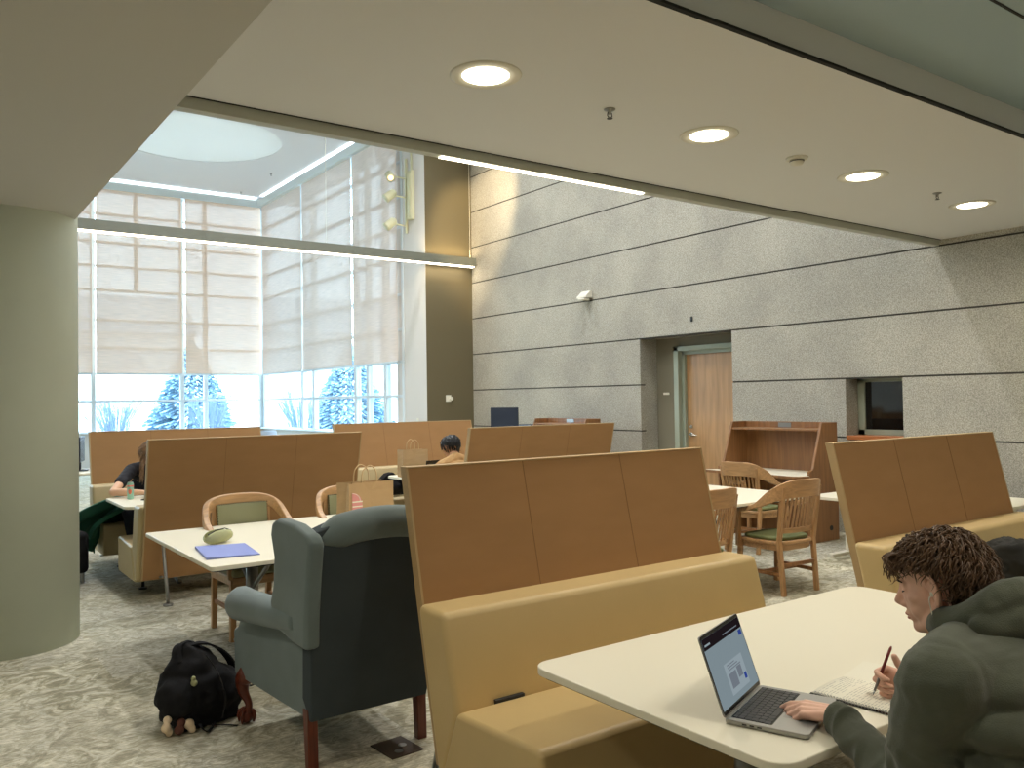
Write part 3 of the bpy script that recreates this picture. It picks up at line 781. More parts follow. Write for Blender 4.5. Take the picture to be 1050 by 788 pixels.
bx = root('desktop_printer', (8.50, 11.25, .742), 0, 'low black machine on the desk right of the monitor', 'printer')
MB().box((-.2, -.22, 0), (.2, .2, .42)).build('body', 'blackmetal', bx, bevel=.02)
MB().box((-.17, -.18, .42), (.17, .16, .46)).build('lid', 'monitor', bx, bevel=.01)

# ------------------------------------------------------------------ tub chairs at the window, stool by the pillar, far monitor
def tub(loc, rz, label):
    t = root('tub_chair', loc, rz, label, 'armchair', 'grey tub chairs at the window'); b = MB()
    def f(a, v, o):
        an = R(-115+230*a); r_ = .34+o; return Vector((r_*math.sin(an), -.0+r_*math.cos(an)*.95, .12+(.80*(1-.30*abs(2*a-1)**2.5))*v+.12*v))
    nu, nv = 24, 8
    for o_ in (0, .085): b.v += [f(i/(nu-1), j/(nv-1), o_) for i in range(nu) for j in range(nv)]
    N0 = nu*nv
    for o_ in (0, N0):
        for i in range(nu-1):
            for j in range(nv-1): b.f.append((o_+i*nv+j, o_+(i+1)*nv+j, o_+(i+1)*nv+j+1, o_+i*nv+j+1))
    for i in range(nu-1): b.f += [(i*nv, (i+1)*nv, N0+(i+1)*nv, N0+i*nv), (i*nv+nv-1, (i+1)*nv+nv-1, N0+(i+1)*nv+nv-1, N0+i*nv+nv-1)]
    for j in range(nv-1): b.f += [(j, j+1, N0+j+1, N0+j), ((nu-1)*nv+j, (nu-1)*nv+j+1, N0+(nu-1)*nv+j+1, N0+(nu-1)*nv+j)]
    b.build('shell_back', 'tubgrey', t, bevel=.03, seg=3)
    MB().lathe([(.33, .14), (.345, .2), (.345, .40), (.30, .445), (.01, .45)], n=32).build('seat', 'tubgrey', t, smooth=True)
    for a in (45, 135, 225, 315): MB().tube([(.22*math.cos(R(a)), .22*math.sin(R(a)), .16), (.25*math.cos(R(a)), .25*math.sin(R(a)), 0)], .016, 8).build('leg', 'steel', t)
    return t
M['tubgrey'] = mat('pale_grey_upholstery', (150, 158, 168), .7)
tub((4.50, 17.6, 0), R(170), 'grey tub chair by the window, the left one above the far booth panel')
tub((6.15, 18.0, 0), R(200), 'grey tub chair by the window, nearest the glass corner')
tub((5.25, 18.6, 0), R(160), 'grey tub chair by the window, the middle one')
st = root('stool', (1.08, 8.75, 0), R(10), 'black upholstered stool partly hidden by the round pillar', 'stool')
MB().box((-.25, -.25, .09), (.25, .25, .47)).build('cushion', 'blackcloth', st, bevel=.05, seg=4)
for sx in (-1, 1):
    for sy in (-1, 1): MB().cyl((sx*.2, sy*.2, 0), .018, .1, 12).build('leg', 'steel', st)
m2 = root('computer_monitor', (1.93, 12.7, .742), R(75), 'dark monitor on the far white table beside the pillar', 'monitor')
MB().box((-.25, -.02, .12), (.25, .015, .46)).build('screen', 'monitor', m2, bevel=.01)
MB().box((-.03, .0, .01), (.03, .03, .3)).box((-.12, -.09, 0), (.12, .1, .012)).build('stand', 'blackmetal', m2, bevel=.003)
# ------------------------------------------------------------------ windows and shades (metres)
YWk, XSk = YW*K, XS*K
def frame_bars(vert, horiz, plane, axis, d=.07):
    mb = MB()
    for (u, z0, z1, w_) in vert:
        a, b = (u-w_/2, plane-.02, z0), (u+w_/2, plane+.1, z1)
        if axis == 'Y': mb.box(a, b)
        else: mb.box((plane-.02, u-w_/2, z0), (plane+.1, u+w_/2, z1))
    for (z, u0, u1, w_) in horiz:
        if axis == 'Y': mb.box((u0, plane-.015, z-w_/2), (u1, plane+.09, z+w_/2))
        else: mb.box((plane-.015, u0, z-w_/2), (plane+.09, u1, z+w_/2))
    return mb
S0, S1 = .84*K, 6.23*K
hz = [S0, 1.506, 2.10, 2.654, 3.258, 3.907, 4.426, 4.946, 5.554]
w1 = struct(root('window_1', (1.7, YWk, S0)))
vert = [(x*K, S0, S1, .10) for x in (-3.3, -1.4, .4, 2.1, 3.25, 5.08, 5.60)]+[(4.12*K, 3.93*K, S1, .09), (6.90*K, S0, S1, .14)]
horiz = [((z*K if i else z), -4*K, 6.94*K, .055) for i, z in enumerate(hz)]
local(frame_bars(vert, horiz, YWk, 'Y').build('window_frame', 'winframe', bevel=.006), w1)
local(MB().box((-4*K, YWk+.03, S0), (6.9*K, YWk+.038, S1)).build('window_pane', 'glass'), w1)
w2 = struct(root('window_2', (XSk, 16*K, S0)))
vert = [(y*K, S0, S1, w_) for y, w_ in ((19.72, .14), (17.35, .12), (16.75, .12), (14.72, .12), (14.2, .10), (13.5, .12), (12.82, .08))]
horiz = [((z*K if i else z), 12.8*K, 19.81*K, .055) for i, z in enumerate(hz)]
local(frame_bars(vert, horiz, XSk, 'X').build('window_frame', 'winframe', bevel=.006), w2)
local(MB().box((XSk+.03, 12.8*K, S0), (XSk+.038, 19.8*K, S1)).build('window_pane', 'glass'), w2)
struct(MB().box((-4*K, YWk-.14, S0-.03), (XSk, YWk, S0+.005)).box((XSk-.14, 12.8*K, S0-.03), (XSk, YWk, S0+.005)).build('trim_4', 'winframe', bevel=.004), 'window sill ledge')

def shade(a, b, plane, axis, label, m_):
    z0, z1 = 2.093*K, 6.10*K; w_ = (b-a)
    c = (a+b)/2
    t = root('roller_shade', (c, plane, z0) if axis == 'Y' else (plane, c, z0), 0 if axis == 'Y' else R(90), label, 'window shade', 'tall roller shades')
    g = MB().grid(lambda u, v: Vector(((u-.5)*w_, .004*math.sin(u*9+v*5), .0+v*(z1-z0))), 12, 16)
    g.build('fabric', m_, t, smooth=True)
    MB().box((-w_/2, -.012, -.012), (w_/2, .012, .02)).build('bottom_bar', 'winframe', t, bevel=.004)
    MB().tube([(-w_/2, .03, z1-z0+.03), (w_/2, .03, z1-z0+.03)], .03, 12).build('roller', 'winframe', t)
    return t
P = YWk-.16
for a, b, l in ((-.22, 3.21, 'roller shade at the left end of the window wall, only a strip beside the pillar'), (3.29, 5.045, 'wide roller shade between the two bright gaps of the window wall'), (5.125, 6.86, 'roller shade at the right end of the window wall, next to the corner')):
    shade(a*K, b*K, P, 'Y', l, 'shade')
P = XSk-.09
for a, b, l in ((12.86, 14.62, 'roller shade on the side window beside the wall spotlights'), (14.70, 17.12, 'middle roller shade on the side window'), (17.20, 19.58, 'roller shade on the side window next to the corner')):
    shade(a*K, b*K, P, 'X', l, 'shade2')

# ------------------------------------------------------------------ outside
M['snow'] = mat('snow', (245, 248, 252), .9)
M['siding'] = mat('pale_siding', (222, 228, 232), .8)
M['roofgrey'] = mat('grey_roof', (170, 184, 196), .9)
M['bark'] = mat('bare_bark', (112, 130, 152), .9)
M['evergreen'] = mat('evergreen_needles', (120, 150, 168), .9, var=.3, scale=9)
M['brick'] = mat('brick_facade', (190, 150, 118), .9, var=.1, scale=3)
struct(MB().box((-60, 23.2, -.4), (120, 140, -.15)).box((8.2, -20, -.4), (120, 23.3, -.15)).build('ground_outside', 'snow'))
random.seed(5)
def house(x, y, w_, d_, h_, rz, label, m_='siding'):
    t = root('house', (x, y, -.15), rz, label, 'house')
    MB().box((-w_/2, -d_/2, 0), (w_/2, d_/2, h_)).build('wall', m_, t)
    MB().prism([(-d_/2-.4, h_), (d_/2+.4, h_), (0, h_+2.4)], -w_/2-.3, w_/2+.3).build('roof', 'roofgrey', t)
    for k in range(max(2, int(w_/3))):
        for z in (1.0, 3.6):
            if z+1.5 > h_: continue
            x0 = -w_/2+1.2+k*3
            f = MB().box((x0-.08, -d_/2-.06, z-.08), (x0+1.08, -d_/2+.05, z+1.48)).build('window_surround', 'snow', t)
            MB().box((x0, -d_/2-.08, z), (x0+1, -d_/2-.055, z+.66)).box((x0, -d_/2-.08, z+.74), (x0+1, -d_/2-.055, z+1.4)).build('pane', 'roofgrey', t)
    return t
house(6, 52, 14, 8, 5.6, 0, 'pale house across the snow, seen through the window wall')
house(24, 47, 13, 8, 5.6, R(-12), 'pale house with white windows seen through the glass corner')
house(46, 42, 12, 8, 5.8, R(-25), 'pale house seen through the side window')
house(-12, 55, 16, 9, 6, 0, 'pale house behind the pillar side of the window wall')
def shrub(x, y, h_, n, label, spread=1.05):
    mb = MB()
    for k in range(n):
        a = random.uniform(0, 2*PI); r_ = random.uniform(.2, 1)*spread; z = h_*random.uniform(.7, 1)
        p0 = Vector((x+.15*math.cos(a), y+.15*math.sin(a), -.15)); p2 = Vector((x+r_*math.cos(a), y+r_*math.sin(a), z)); p1 = (p0+p2)/2+Vector((-.12*math.cos(a)*r_, -.12*math.sin(a)*r_, .25))
        mb.tube([p0, p1, p2], [.018, .013, .005], 5)
        for j in range(3):
            q = p1.lerp(p2, random.uniform(0, .8)); b = a+random.uniform(-1, 1)
            mb.tube([q, q+Vector((.25*math.cos(b), .25*math.sin(b), .35))], [.009, .003], 4)
    return tag(mb.build('bare_shrub', 'bark'), label, 'shrub', 'bare shrubs outside the window')
for k, (x, y, h_) in enumerate(((2.7, 25.2, 1.9), (5.0, 27.0, 2.0), (7.2, 25.0, 2.1), (9.6, 24.2, 2.1), (12.2, 21.5, 2.0), (13.0, 18.2, 2.3))):
    shrub(x, y, h_, 60, 'bare leafless shrub in the snow outside the tall windows')
def conifer(x, y, h_, r_, label):
    mb = MB(); n = int(330*h_)
    t = root('evergreen_tree', (x, y, -.15), 0, label, 'tree', 'trees outside the window')
    for k in range(n):
        u = (k+.5)/n; z = .6+(h_-.6)*u; rr_ = r_*(1-u)**.8*random.uniform(.7, 1.1); a = k*2.4
        p = Vector((rr_*math.cos(a), rr_*math.sin(a), z-.25*rr_)); q = Vector((0, 0, z))
        q = p.lerp(q, random.uniform(.25, .55)); sd = Vector((-math.sin(a), math.cos(a), random.uniform(-.5, .5)))*random.uniform(.05, .11)
        mb.add([q, p+sd, p+Vector((0,0,-.06)), p-sd, q+Vector((0,0,-.05))], [(0,1,2),(0,2,3),(4,2,1),(4,3,2)])
    mb.build('foliage', 'evergreen', t)
    MB().tube([(0,0,0), (0,0,h_*.9)], [.2, .03], 8).build('trunk', 'bark', t)
for x, y, h_, r_ in ((-3.5, 36, 9, 2.6), (3.2, 37, 8, 2.6), (9.6, 36, 9, 2.6), (16.2, 35, 9, 2.8), (31, 30, 9, 2.8)):
    conifer(x, y, h_*.5, r_*.8, 'evergreen tree across the snow outside the tall windows')
def bare_tree(x, y, h_, label):
    t = root('bare_tree', (x, y, -.15), 0, label, 'tree', 'trees outside the window'); mb = MB()
    def br(p, d, L_, r_, dep):
        q = p+d*L_; mb.tube([p, (p+q)/2+Vector((random.uniform(-1,1),random.uniform(-1,1),0))*L_*.05, q], [r_, r_*.8, r_*.6], 5)
        if dep:
            for k in range(3):
                e = Vector((random.uniform(-1,1), random.uniform(-1,1), random.uniform(.1, 1))).normalized()
                br(q, (d*.6+e*.8).normalized(), L_*.72, r_*.6, dep-1)
    br(Vector((0,0,0)), Vector((0,0,1)), h_*.32, .14, 4)
    mb.build('branches', 'bark', t)
for x, y, h_ in ((17, 22, 7), (21, 19, 8), (14.5, 26, 6.5), (-1.5, 31, 7)): bare_tree(x, y, h_, 'bare leafless tree seen through the side window')

# ------------------------------------------------------------------ ceiling and wall devices (metres)
def sprinkler(x, y, z, label):
    t = root('fire_sprinkler', (x, y, z), 0, label, 'sprinkler', 'pendent fire sprinklers')
    MB().lathe([(.034, 0), (.032, -.006), (.012, -.012), (.010, -.03), (.002, -.032)], n=20).build('escutcheon', 'steel', t, smooth=True)
    MB().tube([(.014, 0, -.02), (.018, 0, -.038), (.004, 0, -.052)], .003, 6).tube([(-.014, 0, -.02), (-.018, 0, -.038), (-.004, 0, -.052)], .003, 6).cyl((0, 0, -.055), .017, .003, 16).build('deflector', 'blackmetal', t)
zc = 2.853*K
sprinkler(2.838*K, 3.082*K, zc, 'fire sprinkler between the two nearest downlights')
sprinkler(5.998*K, 3.093*K, zc, 'fire sprinkler between the two farthest downlights')
for x, y, l in ((7.21, 19.90, 'middle one of three'), (7.18, 22.07, 'nearest the window corner'), (7.25, 16.28, 'nearest the metal beam')): sprinkler(x, y, HI*K, 'fire sprinkler on the high ceiling beside the skylight, '+l)
sd = root('smoke_detector', (4.371*K, 3.098*K, zc), 0, 'white smoke detector between the downlights of the low ceiling', 'smoke detector')
MB().lathe([(.075, 0), (.072, -.012), (.05, -.016), (.01, -.016)], n=32).build('base', 'whiteplastic', sd, smooth=True)
MB().lathe([(.048, -.016), (.046, -.034), (.035, -.048), (.005, -.05)], n=32).build('head', 'whiteplastic', sd, smooth=True)
MB().lathe([(.047, -.022), (.049, -.025), (.047, -.028)], n=32).build('vent_ring', 'blackmetal', sd)
xw = 7.85*K
sl = root('wall_strobe', (xw, 9.04*K, 2.86*K), 0, 'white wedge-shaped alarm light on the stone wall', 'alarm')
MB().prism([(0, -.035), (-.15, -.035), (-.15, -.005), (-.045, .085), (0, .085)], -.11, .11, 'Y').build('housing', 'whiteplastic', sl, bevel=.006)
MB().lathe([(.01, 0), (.085, -.005), (.1, -.022), (.1, -.03)], (-.09, 0, -.035), 28).xf(Matrix.Identity(4)).build('lens', 'whiteplastic', sl, smooth=True)
tag(MB().box((xw-.012, 7.095*K, 2.345*K), (xw, 7.125*K, 2.405*K)).build('wall_plate', 'blackmetal', bevel=.002), 'small black upright slot plate on the stone wall above the door', 'plate')
th = root('thermostat', (7.354*K, 12.04*K, 1.449*K), 0, 'small white thermostat on the dark olive wall', 'thermostat')
MB().box((-.065, -.02, -.06), (.045, 0, .065)).build('plate', 'whiteplastic', th, bevel=.004)
MB().cyl((.045, -.012, .0), .035, -.035, 18, 'Y').build('dial', 'whiteplastic', th, bevel=.004)
ou = root('wall_switch', (XSk, 12.35*K, 1.08*K), 0, 'pale switch plate on the narrow white wall by the side window', 'switch')
MB().box((-.008, -.035, -.06), (0, .035, .06)).build('plate', 'whiteplastic', ou, bevel=.002)
MB().box((-.014, -.01, -.02), (-.008, .01, .02)).build('toggle', 'winframe', ou)

# wall mounted spotlights on the white pier
wt = root('spotlight_track', (XSk, 12.6*K, 5.1*K), 0, 'cream vertical track with three spotlight heads on the white pier', 'spotlight')
ZT0, ZT1 = -.95, .50
M['warmlens'] = emis('warm_lamp_lens', (255, 226, 180), 2.2)
M['cream'] = mat('cream_metal', (214, 212, 178), .5)
MB().box((-.05, .0, ZT0), (-.012, .04, ZT1)).box((-.014, .008, ZT0+.05), (0, .03, ZT1)).build('track', 'cream', wt, bevel=.003)
MB().box((-.075, -.26, -.72), (0, -.10, .22)).box((-.09, -.235, -.66), (-.075, -.125, .16)).build('transformer_box', 'cream', wt, bevel=.006)
MB().tube([(-.02, -.16, .2), (-.02, -.16, 1.2)], .012, 8).tube([(-.02, -.2, .2), (-.02, -.2, 1.2)], .012, 8).build('conduit', 'cream', wt)
for k, (z, lit) in enumerate(((.30, 1), (-.17, 0), (-.66, 0))):
    z = (.10, -.27, -.82)[k]; hd_ = MB().tube([(-.03, .02, z+.01), (-.30, .02, z+.03)], .016, 8)
    d = Vector((-.25, -.75, -.45)).normalized() if lit else Vector((-.75, .1, -.6)).normalized()
    c = Vector((-.37, .03, z+.02))
    hd_.tube([c-d*.13, c-d*.09, c+d*.10, c+d*.115], [.05, .082, .088, .09], 18)
    h_ = hd_.build('lamp_head', 'cream', wt, smooth=True)
    if lit: MB().tube([c+d*.116, c+d*.12], .055, 18).build('lamp_lens', 'warmlens', wt)

def spot(name, loc, target, w, col, ang, blend=.6, size=.08):
    l = bpy.data.lights.new(name, 'SPOT'); l.energy = w; l.color = col; l.spot_size = R(ang); l.spot_blend = blend; l.shadow_soft_size = size
    o = bpy.data.objects.new(name, l); o.location = loc; C.objects.link(o)
    o.rotation_euler = (Vector(target)-Vector(loc)).to_track_quat('-Z', 'Y').to_euler(); return o
spot('corner_spot', (6.3*K, 9.6*K, 6.1*K), (7.85*K, 11.75*K, 4.3*K), SPOT_W, (1, .76, .44), 36, .6)
spot('head_spot', (XSk-.42, 12.5*K, 5.05*K), (5.5, 11.0, 0), 60, (1, .84, .6), 40)

fb = root('floor_outlet', (1.86, 3.55, 0), R(4), 'brown metal floor outlet box in the carpet under the booth bench', 'floor outlet')
M['bronze'] = mat('bronze_plate', (74, 60, 48), .5, metal=.5)
MB().box((-.085, -.10, 0), (.085, .10, .006)).build('plate', 'bronze', fb, bevel=.002)
for x in (-.02, .03): MB().cyl((x, -.03+x, .006), .02, .003, 18).build('cover', 'steel', fb, bevel=.001)
# ------------------------------------------------------------------ laptop, notebook and pen on the near table
M['alu'] = mat('space_grey_aluminium', (158, 157, 152), .45, metal=.7)
M['key'] = mat('black_keys', (22, 22, 24), .5)
M['bezel'] = mat('black_bezel', (14, 12, 14), .2, spec=.6)
lp = root('laptop', (1.969, 1.479, .7405), R(20.7), 'open grey laptop with a lit pale blue screen on the near table', 'laptop')
lw, ld = .312, .221
MB().prism(rrect(-lw/2, -ld/2, lw/2, ld/2, .012), .002, .0145, 'Z').build('base', 'alu', lp, bevel=.002)
kb = MB().prism(rrect(-.138, -.012, .138, .098, .004), .0143, .0149, 'Z').build('keyboard_well', 'bezel', lp)
rows = [(.088, 14, .0095, .010), (.0725, 14, .0165, .0145), (.0545, 14, .0165, .0155), (.037, 13, .0165, .0155), (.0195, 12, .0165, .0155), (.002, 9, .0165, .0155)]
for (y, n, w_, h_) in rows:
    pit = .270/n
    for k in range(n):
        wk = pit-.003; x = -.135+pit*(k+.5)
        if n == 9:
            ws = [.018]*3+[.105]+[.018]*5; g = .0028; tot = sum(ws)+g*8; x0 = -tot/2+sum(ws[:k])+g*k; wk = ws[k]; x = x0+wk/2
        MB().box((x-wk/2, y-h_/2, .0149), (x+wk/2, y+h_/2, .0160)).build('key', 'key', kb)
M['trackpad'] = mat('trackpad', (140, 139, 135), .35, metal=.5)
MB().prism(rrect(-.065, -.102, .065, -.020, .006), .0144, .0148, 'Z').build('trackpad', 'trackpad', lp)
lid = MB().prism(rrect(-lw/2, 0, lw/2, .217, .010), -.0045, 0, 'Z').xf(Matrix.Translation((0, ld/2-.002, .015)) @ Matrix.Rotation(R(90-19), 4, 'X')).build('lid', 'alu', lp, bevel=.0012)
LT = Matrix.Translation((0, ld/2-.002, .015)) @ Matrix.Rotation(R(90-19), 4, 'X')
MB().prism(rrect(-lw/2+.002, .004, lw/2-.002, .215, .009), 0.0002, .0009, 'Z').xf(LT).build('bezel', 'bezel', lp)
M['scr'] = emis('screen_pale_blue', (160, 178, 186), .55); M['scr2'] = emis('screen_card', (176, 192, 200), .6)
M['scr3'] = emis('screen_header', (52, 42, 46), .35); M['scr4'] = emis('screen_grey', (150, 160, 172), .5); M['scr5'] = emis('screen_blue_square', (60, 84, 170), .6)
sc0 = MB().box((-.150, .014, .0009), (.150, .206, .0013)).xf(LT).build('display', 'scr', lp)
def sq(x0, y0, x1, y1, m_, z=.0014): return MB().box((x0, y0, z), (x1, y1, z+.0002)).xf(LT).build('screen_panel', m_, sc0)
sq(-.150, .176, .150, .206, 'scr3'); sq(-.06, .030, .085, .115, 'scr2'); sq(-.045, .045, .01, .085, 'scr4', .0017); sq(.02, .06, .055, .09, 'scr4', .0017); sq(.06, .045, .078, .062, 'scr5', .0017); sq(.115, .158, .14, .172, 'scr5', .0017)
for k in range(3): sq(-.04, .092+k*.007, .06-k*.02, .095+k*.007, 'scr4', .0017)
sq(-.14, .185, -.10, .19, 'scr2', .0017); sq(.0, .185, .12, .188, 'scr4', .0017)
pt = MB()
for k in range(3): pt.box((-lw/2-.0004, .05-k*.02, .006), (-lw/2+.002, .062-k*.02, .010))
pt.build('port', 'bezel', lp)

M['paper'] = mat('notebook_paper', (240, 236, 218), .8)
M['ink'] = mat('pencil_lines', (178, 176, 168), .8)
nb = root('spiral_notebook', (2.275, 1.410, .7408), R(6), 'open spiral notebook covered in handwriting on the near table', 'notebook')
MB().box((-.108, -.14, 0), (.108, .125, .004)).build('cover', 'bezel', nb, bevel=.001)
# pages lie slightly bowed
pg = MB().grid(lambda u, v: Vector((-.100+.206*u, -.138+.260*v, .0048+.006*math.sin(PI*u))), 12, 8)
pg.build('page', 'paper', nb, smooth=True, solid=.001)
random.seed(11); ln = MB()
for k in range(26):
    y = .108-k*.0092; x = -.085
    while x < .085:
        w_ = random.uniform(.008, .028); x1 = min(x+w_, .095)
        u = ((x+x1)/2+.100)/.206; z = .0056+.006*math.sin(PI*u)
        if random.random() < .9 and k != 7: ln.box((x, y-.0006, z), (x1, y+.0006, z+.0003))
        x = x1+random.uniform(.003, .007)
tag(ln.build('handwriting', 'ink', nb), kind='stuff')
sp = MB()
for k in range(26):
    x = -.128+.0094*k
    sp.tube([(-.106+.006*math.cos(a), x, .0065+.006*math.sin(a)) for a in [2*PI*j/8 for j in range(8)]], .0009, 5, closed=True)
tag(sp.build('spiral_wire', 'steel', nb), kind='stuff')
nb2 = root('notepad', (2.475, 1.50, .7405), R(14), 'pale paper pad lying beyond the spiral notebook on the near table', 'paper')
MB().box((-.10, -.055, 0), (.10, .075, .003)).build('sheets', 'paper', nb2, bevel=.0008)

# ------------------------------------------------------------------ things on the left table
M['blue'] = mat('periwinkle_folder', (128, 142, 206), .55)
fo = root('folder', (1.55, 5.085, .7405), R(-7), 'periwinkle blue paper folder on the white table by the wing chair', 'folder')
MB().box((-.148, -.22, 0), (.148, .22, .0025)).build('back_cover', 'blue', fo, bevel=.0008)
MB().prism([(-.148, .0028), (.148, .0028), (.148, .0055), (-.148, .013)], -.22, .22, 'Y').build('front_cover', 'blue', fo, bevel=.0008)
M['sage'] = mat('sage_green_fabric', (170, 172, 128), .75, bump=.2, bscale=120)
pc = root('pencil_case', (1.60, 5.42, .7405), R(30), 'sage green unzipped pencil case beside the blue folder', 'pencil case')
def pouch(u, v, s):
    a = PI*v; L = .115; x = (u*2-1)*L*(1-.08*math.sin(a)); w = .038*(1-abs(u*2-1)**3)**.5+.002
    return Vector((x, s*w*math.sin(a*.5+.0)*1.0+s*.006, .002+.085*(1-abs(u*2-1)**2.6)**.6*(math.sin(a*.5+PI/2*0) if 0 else (1-v)*.0+v)))
def half(s):
    mb = MB(); nu, nv = 17, 9; vs = []
    for i in range(nu):
        u = i/(nu-1); e = (1-abs(u*2-1)**2.4)**.55
        for j in range(nv):
            v = j/(nv-1); an = -PI/2+PI*.80*v
            y = s*(.004+.040*e*math.cos(an)); z = .040+.039*e*math.sin(an)+(.012*e*v)
            vs.append((-.118+.236*u, y, max(.002, z)))
    return mb.add(vs, [(i*nv+j, (i+1)*nv+j, (i+1)*nv+j+1, i*nv+j+1) for i in range(nu-1) for j in range(nv-1)])
half(-1).build('pouch_side', 'sage', pc, smooth=True, solid=.004); half(1).build('pouch_side', 'sage', pc, smooth=True, solid=.004)
MB().tube([(-.10, -.012, .066), (-.04, -.018, .088), (.04, -.018, .090), (.10, -.012, .068)], .0035, 6).build('zip', 'blackmetal', pc)

def paper_bag(loc, rz, w_, d_, h_, label, grp, logo=False):
    t = root('paper_bag', loc, rz, label, 'bag'); mb = MB()
    a, b = w_/2, d_/2
    ring = [(-a, -b), (0, -b), (a, -b), (a, 0), (a, b), (0, b), (-a, b), (-a, 0)]
    vs = []; nz_ = 7
    for j in range(nz_):
        v = j/(nz_-1); z = h_*v
        for k, (x, y) in enumerate(ring):
            q = .82 if k in (3, 7) else 1   # the gusset folds inward towards the top
            xx = x*(1-(1-q)*v*1.2); yy = y*(1-.35*v*(k in (1, 5)))+.004*math.sin(7*v+k)
            vs.append((xx, yy, z))
    fs = [(j*8+k, j*8+(k+1) % 8, (j+1)*8+(k+1) % 8, (j+1)*8+k) for j in range(nz_-1) for k in range(8)]+[tuple(range(7, -1, -1))]
    mb.add(vs, fs).build('sack', 'kraft', t, solid=.0018)
    for s in (-1, 1):
        y = s*b*.66
        MB().tube(bez([(-w_*.17, y, h_-.03), (-w_*.17, y, h_+.035), (-w_*.13, y, h_+.085), (-.0, y*1.15, h_+.115), (w_*.13, y, h_+.085), (w_*.17, y, h_+.035), (w_*.17, y, h_-.03)], 5), .0042, 7).build('handle', 'handle', t, smooth=True)
        MB().box((-w_*.22, y-.004, h_-.05), (w_*.22, y+.004, h_-.002)).build('handle_patch', 'kraft', t)
    if logo:
        pol = [(0, 0), (.078, 0), (.078, .055)]+[(.078*math.cos(R(q))*.98, .055+.075*math.sin(R(q))) for q in range(5, 90, 8)]+[(0, .13)]
        lg = MB().prism([(x-a+.02, z+.14) for x, z in pol], -b-.006, -b-.0035, 'Y').build('printed_logo', 'pink', t)
        for (x0, z0, x1, z1) in ((.0, .035, .078, .042), (.0, .065, .078, .074)):
            MB().box((x0-a+.02, -b-.0075, z0+.14), (x1-a+.02, -b-.006, z1+.14)).build('logo_stripe', 'paper', lg)
        MB().tube([(-a+.02+.001+.06*math.cos(R(q)), -b-.0065, .14+.074+.052*math.sin(R(q))) for q in range(0, 91, 9)], .0022, 5).build('logo_arc', 'paper', lg)
    return t
M['handle'] = mat('twisted_paper_handle', (206, 176, 132), .8)
M['pink'] = mat('pink_print', (222, 150, 146), .6)
paper_bag((2.56, 5.30, .7405), R(6), .35, .16, .33, 'large brown paper bag with a pink logo standing on the left table', 'paper bags', True)
paper_bag((4.79, 8.66, .7405), R(-6), .31, .17, .315, 'smaller brown paper bag on the booth table near the person in mustard', 'paper bags')
# slim dark case standing on that table
bxx = root('laptop', (4.86, 8.30, .7405), R(8), 'dark closed-back laptop open on the booth table beside the paper bag', 'laptop')
MB().box((-.15, -.02, 0), (.15, .19, .014)).build('base', 'bezel', bxx, bevel=.002)
MB().box((-.15, -.004, 0), (.15, .004, .20)).xf(Matrix.Translation((0, -.018, .012)) @ Matrix.Rotation(R(12), 4, 'X')).build('lid', 'bezel', bxx, bevel=.002)

# drink can, cup and small things on the booth table by the pillar
M['mint'] = mat('mint_can', (150, 196, 178), .35, metal=.3); M['coral'] = mat('coral_print', (222, 112, 84), .4)
cn = root('drink_can', (1.705, 8.50, .7405), R(-20), 'slim mint green drink can with coral print on the booth table', 'can')
MB().lathe([(.022, 0), (.028, .008), (.029, .14), (.023, .156), (.024, .158)], n=24).build('body', 'mint', cn, smooth=True)
MB().lathe([(.001, .154), (.021, .154), (.0235, .158), (.024, .16)], n=24).build('lid', 'steel', cn, smooth=True)
MB().lathe([(.0294, .118), (.0294, .132)], n=24).build('print_band', 'coral', cn, smooth=True)
b_ = MB()
b_.add([(.0297*math.sin(a)*1.0, -.0297*math.cos(a), z) for z, aa in ((.05, .25), (.065, .5), (.08, .55), (.095, .3)) for a in (-aa, -aa/2, 0, aa/2, aa)], [(i*5+k, i*5+k+1, (i+1)*5+k+1, (i+1)*5+k) for i in range(3) for k in range(4)])
b_.build('print_motif', 'coral', cn)
M['clearcup'] = thin_glass('clear_plastic', (225, 225, 220), .12); M['coffee'] = mat('iced_coffee', (150, 116, 80), .3)
cu = root('plastic_cup', (1.925, 8.64, .7405), 0, 'clear plastic cup with iced coffee and a straw on the booth table', 'cup')
MB().lathe([(.028, 0), (.043, .12), (.044, .122)], n=24).build('wall', 'clearcup', cu, smooth=True)
MB().lathe([(.026, .003), (.037, .085), (.001, .085)], n=24).build('drink', 'coffee', cu, smooth=True)
MB().tube([(-.005, 0, .01), (-.055, .0, .19)], .004, 8).build('straw', 'whiteplastic', cu)
bo = root('snack_box', (2.01, 8.40, .7405), R(15), 'small open snack box with wrappers on the booth table', 'box')
MB().box((-.07, -.05, 0), (.07, .05, .006)).box((-.07, -.05, 0), (-.064, .05, .04)).box((.064, -.05, 0), (.07, .05, .04)).box((-.07, -.05, 0), (.07, -.045, .035)).box((-.07, .045, 0), (.07, .05, .04)).build('tray', 'paper', bo, bevel=.001)
for k, m_ in enumerate(('coral', 'kraft', 'key')): MB().sphere((-.04+.04*k, .0, .022), (.02, .03, .018), 10, 8).build('snack', m_, bo, smooth=True)
ph = root('phone', (1.83, 8.36, .7405), R(-40), 'black phone lying flat beside the drink can', 'phone')
MB().prism(rrect(-.036, -.074, .036, .074, .01), 0, .009, 'Z').build('body', 'bezel', ph, bevel=.002)
MB().box((-.032, -.068, .009), (.032, .068, .0094)).build('screen', 'monitor', ph)

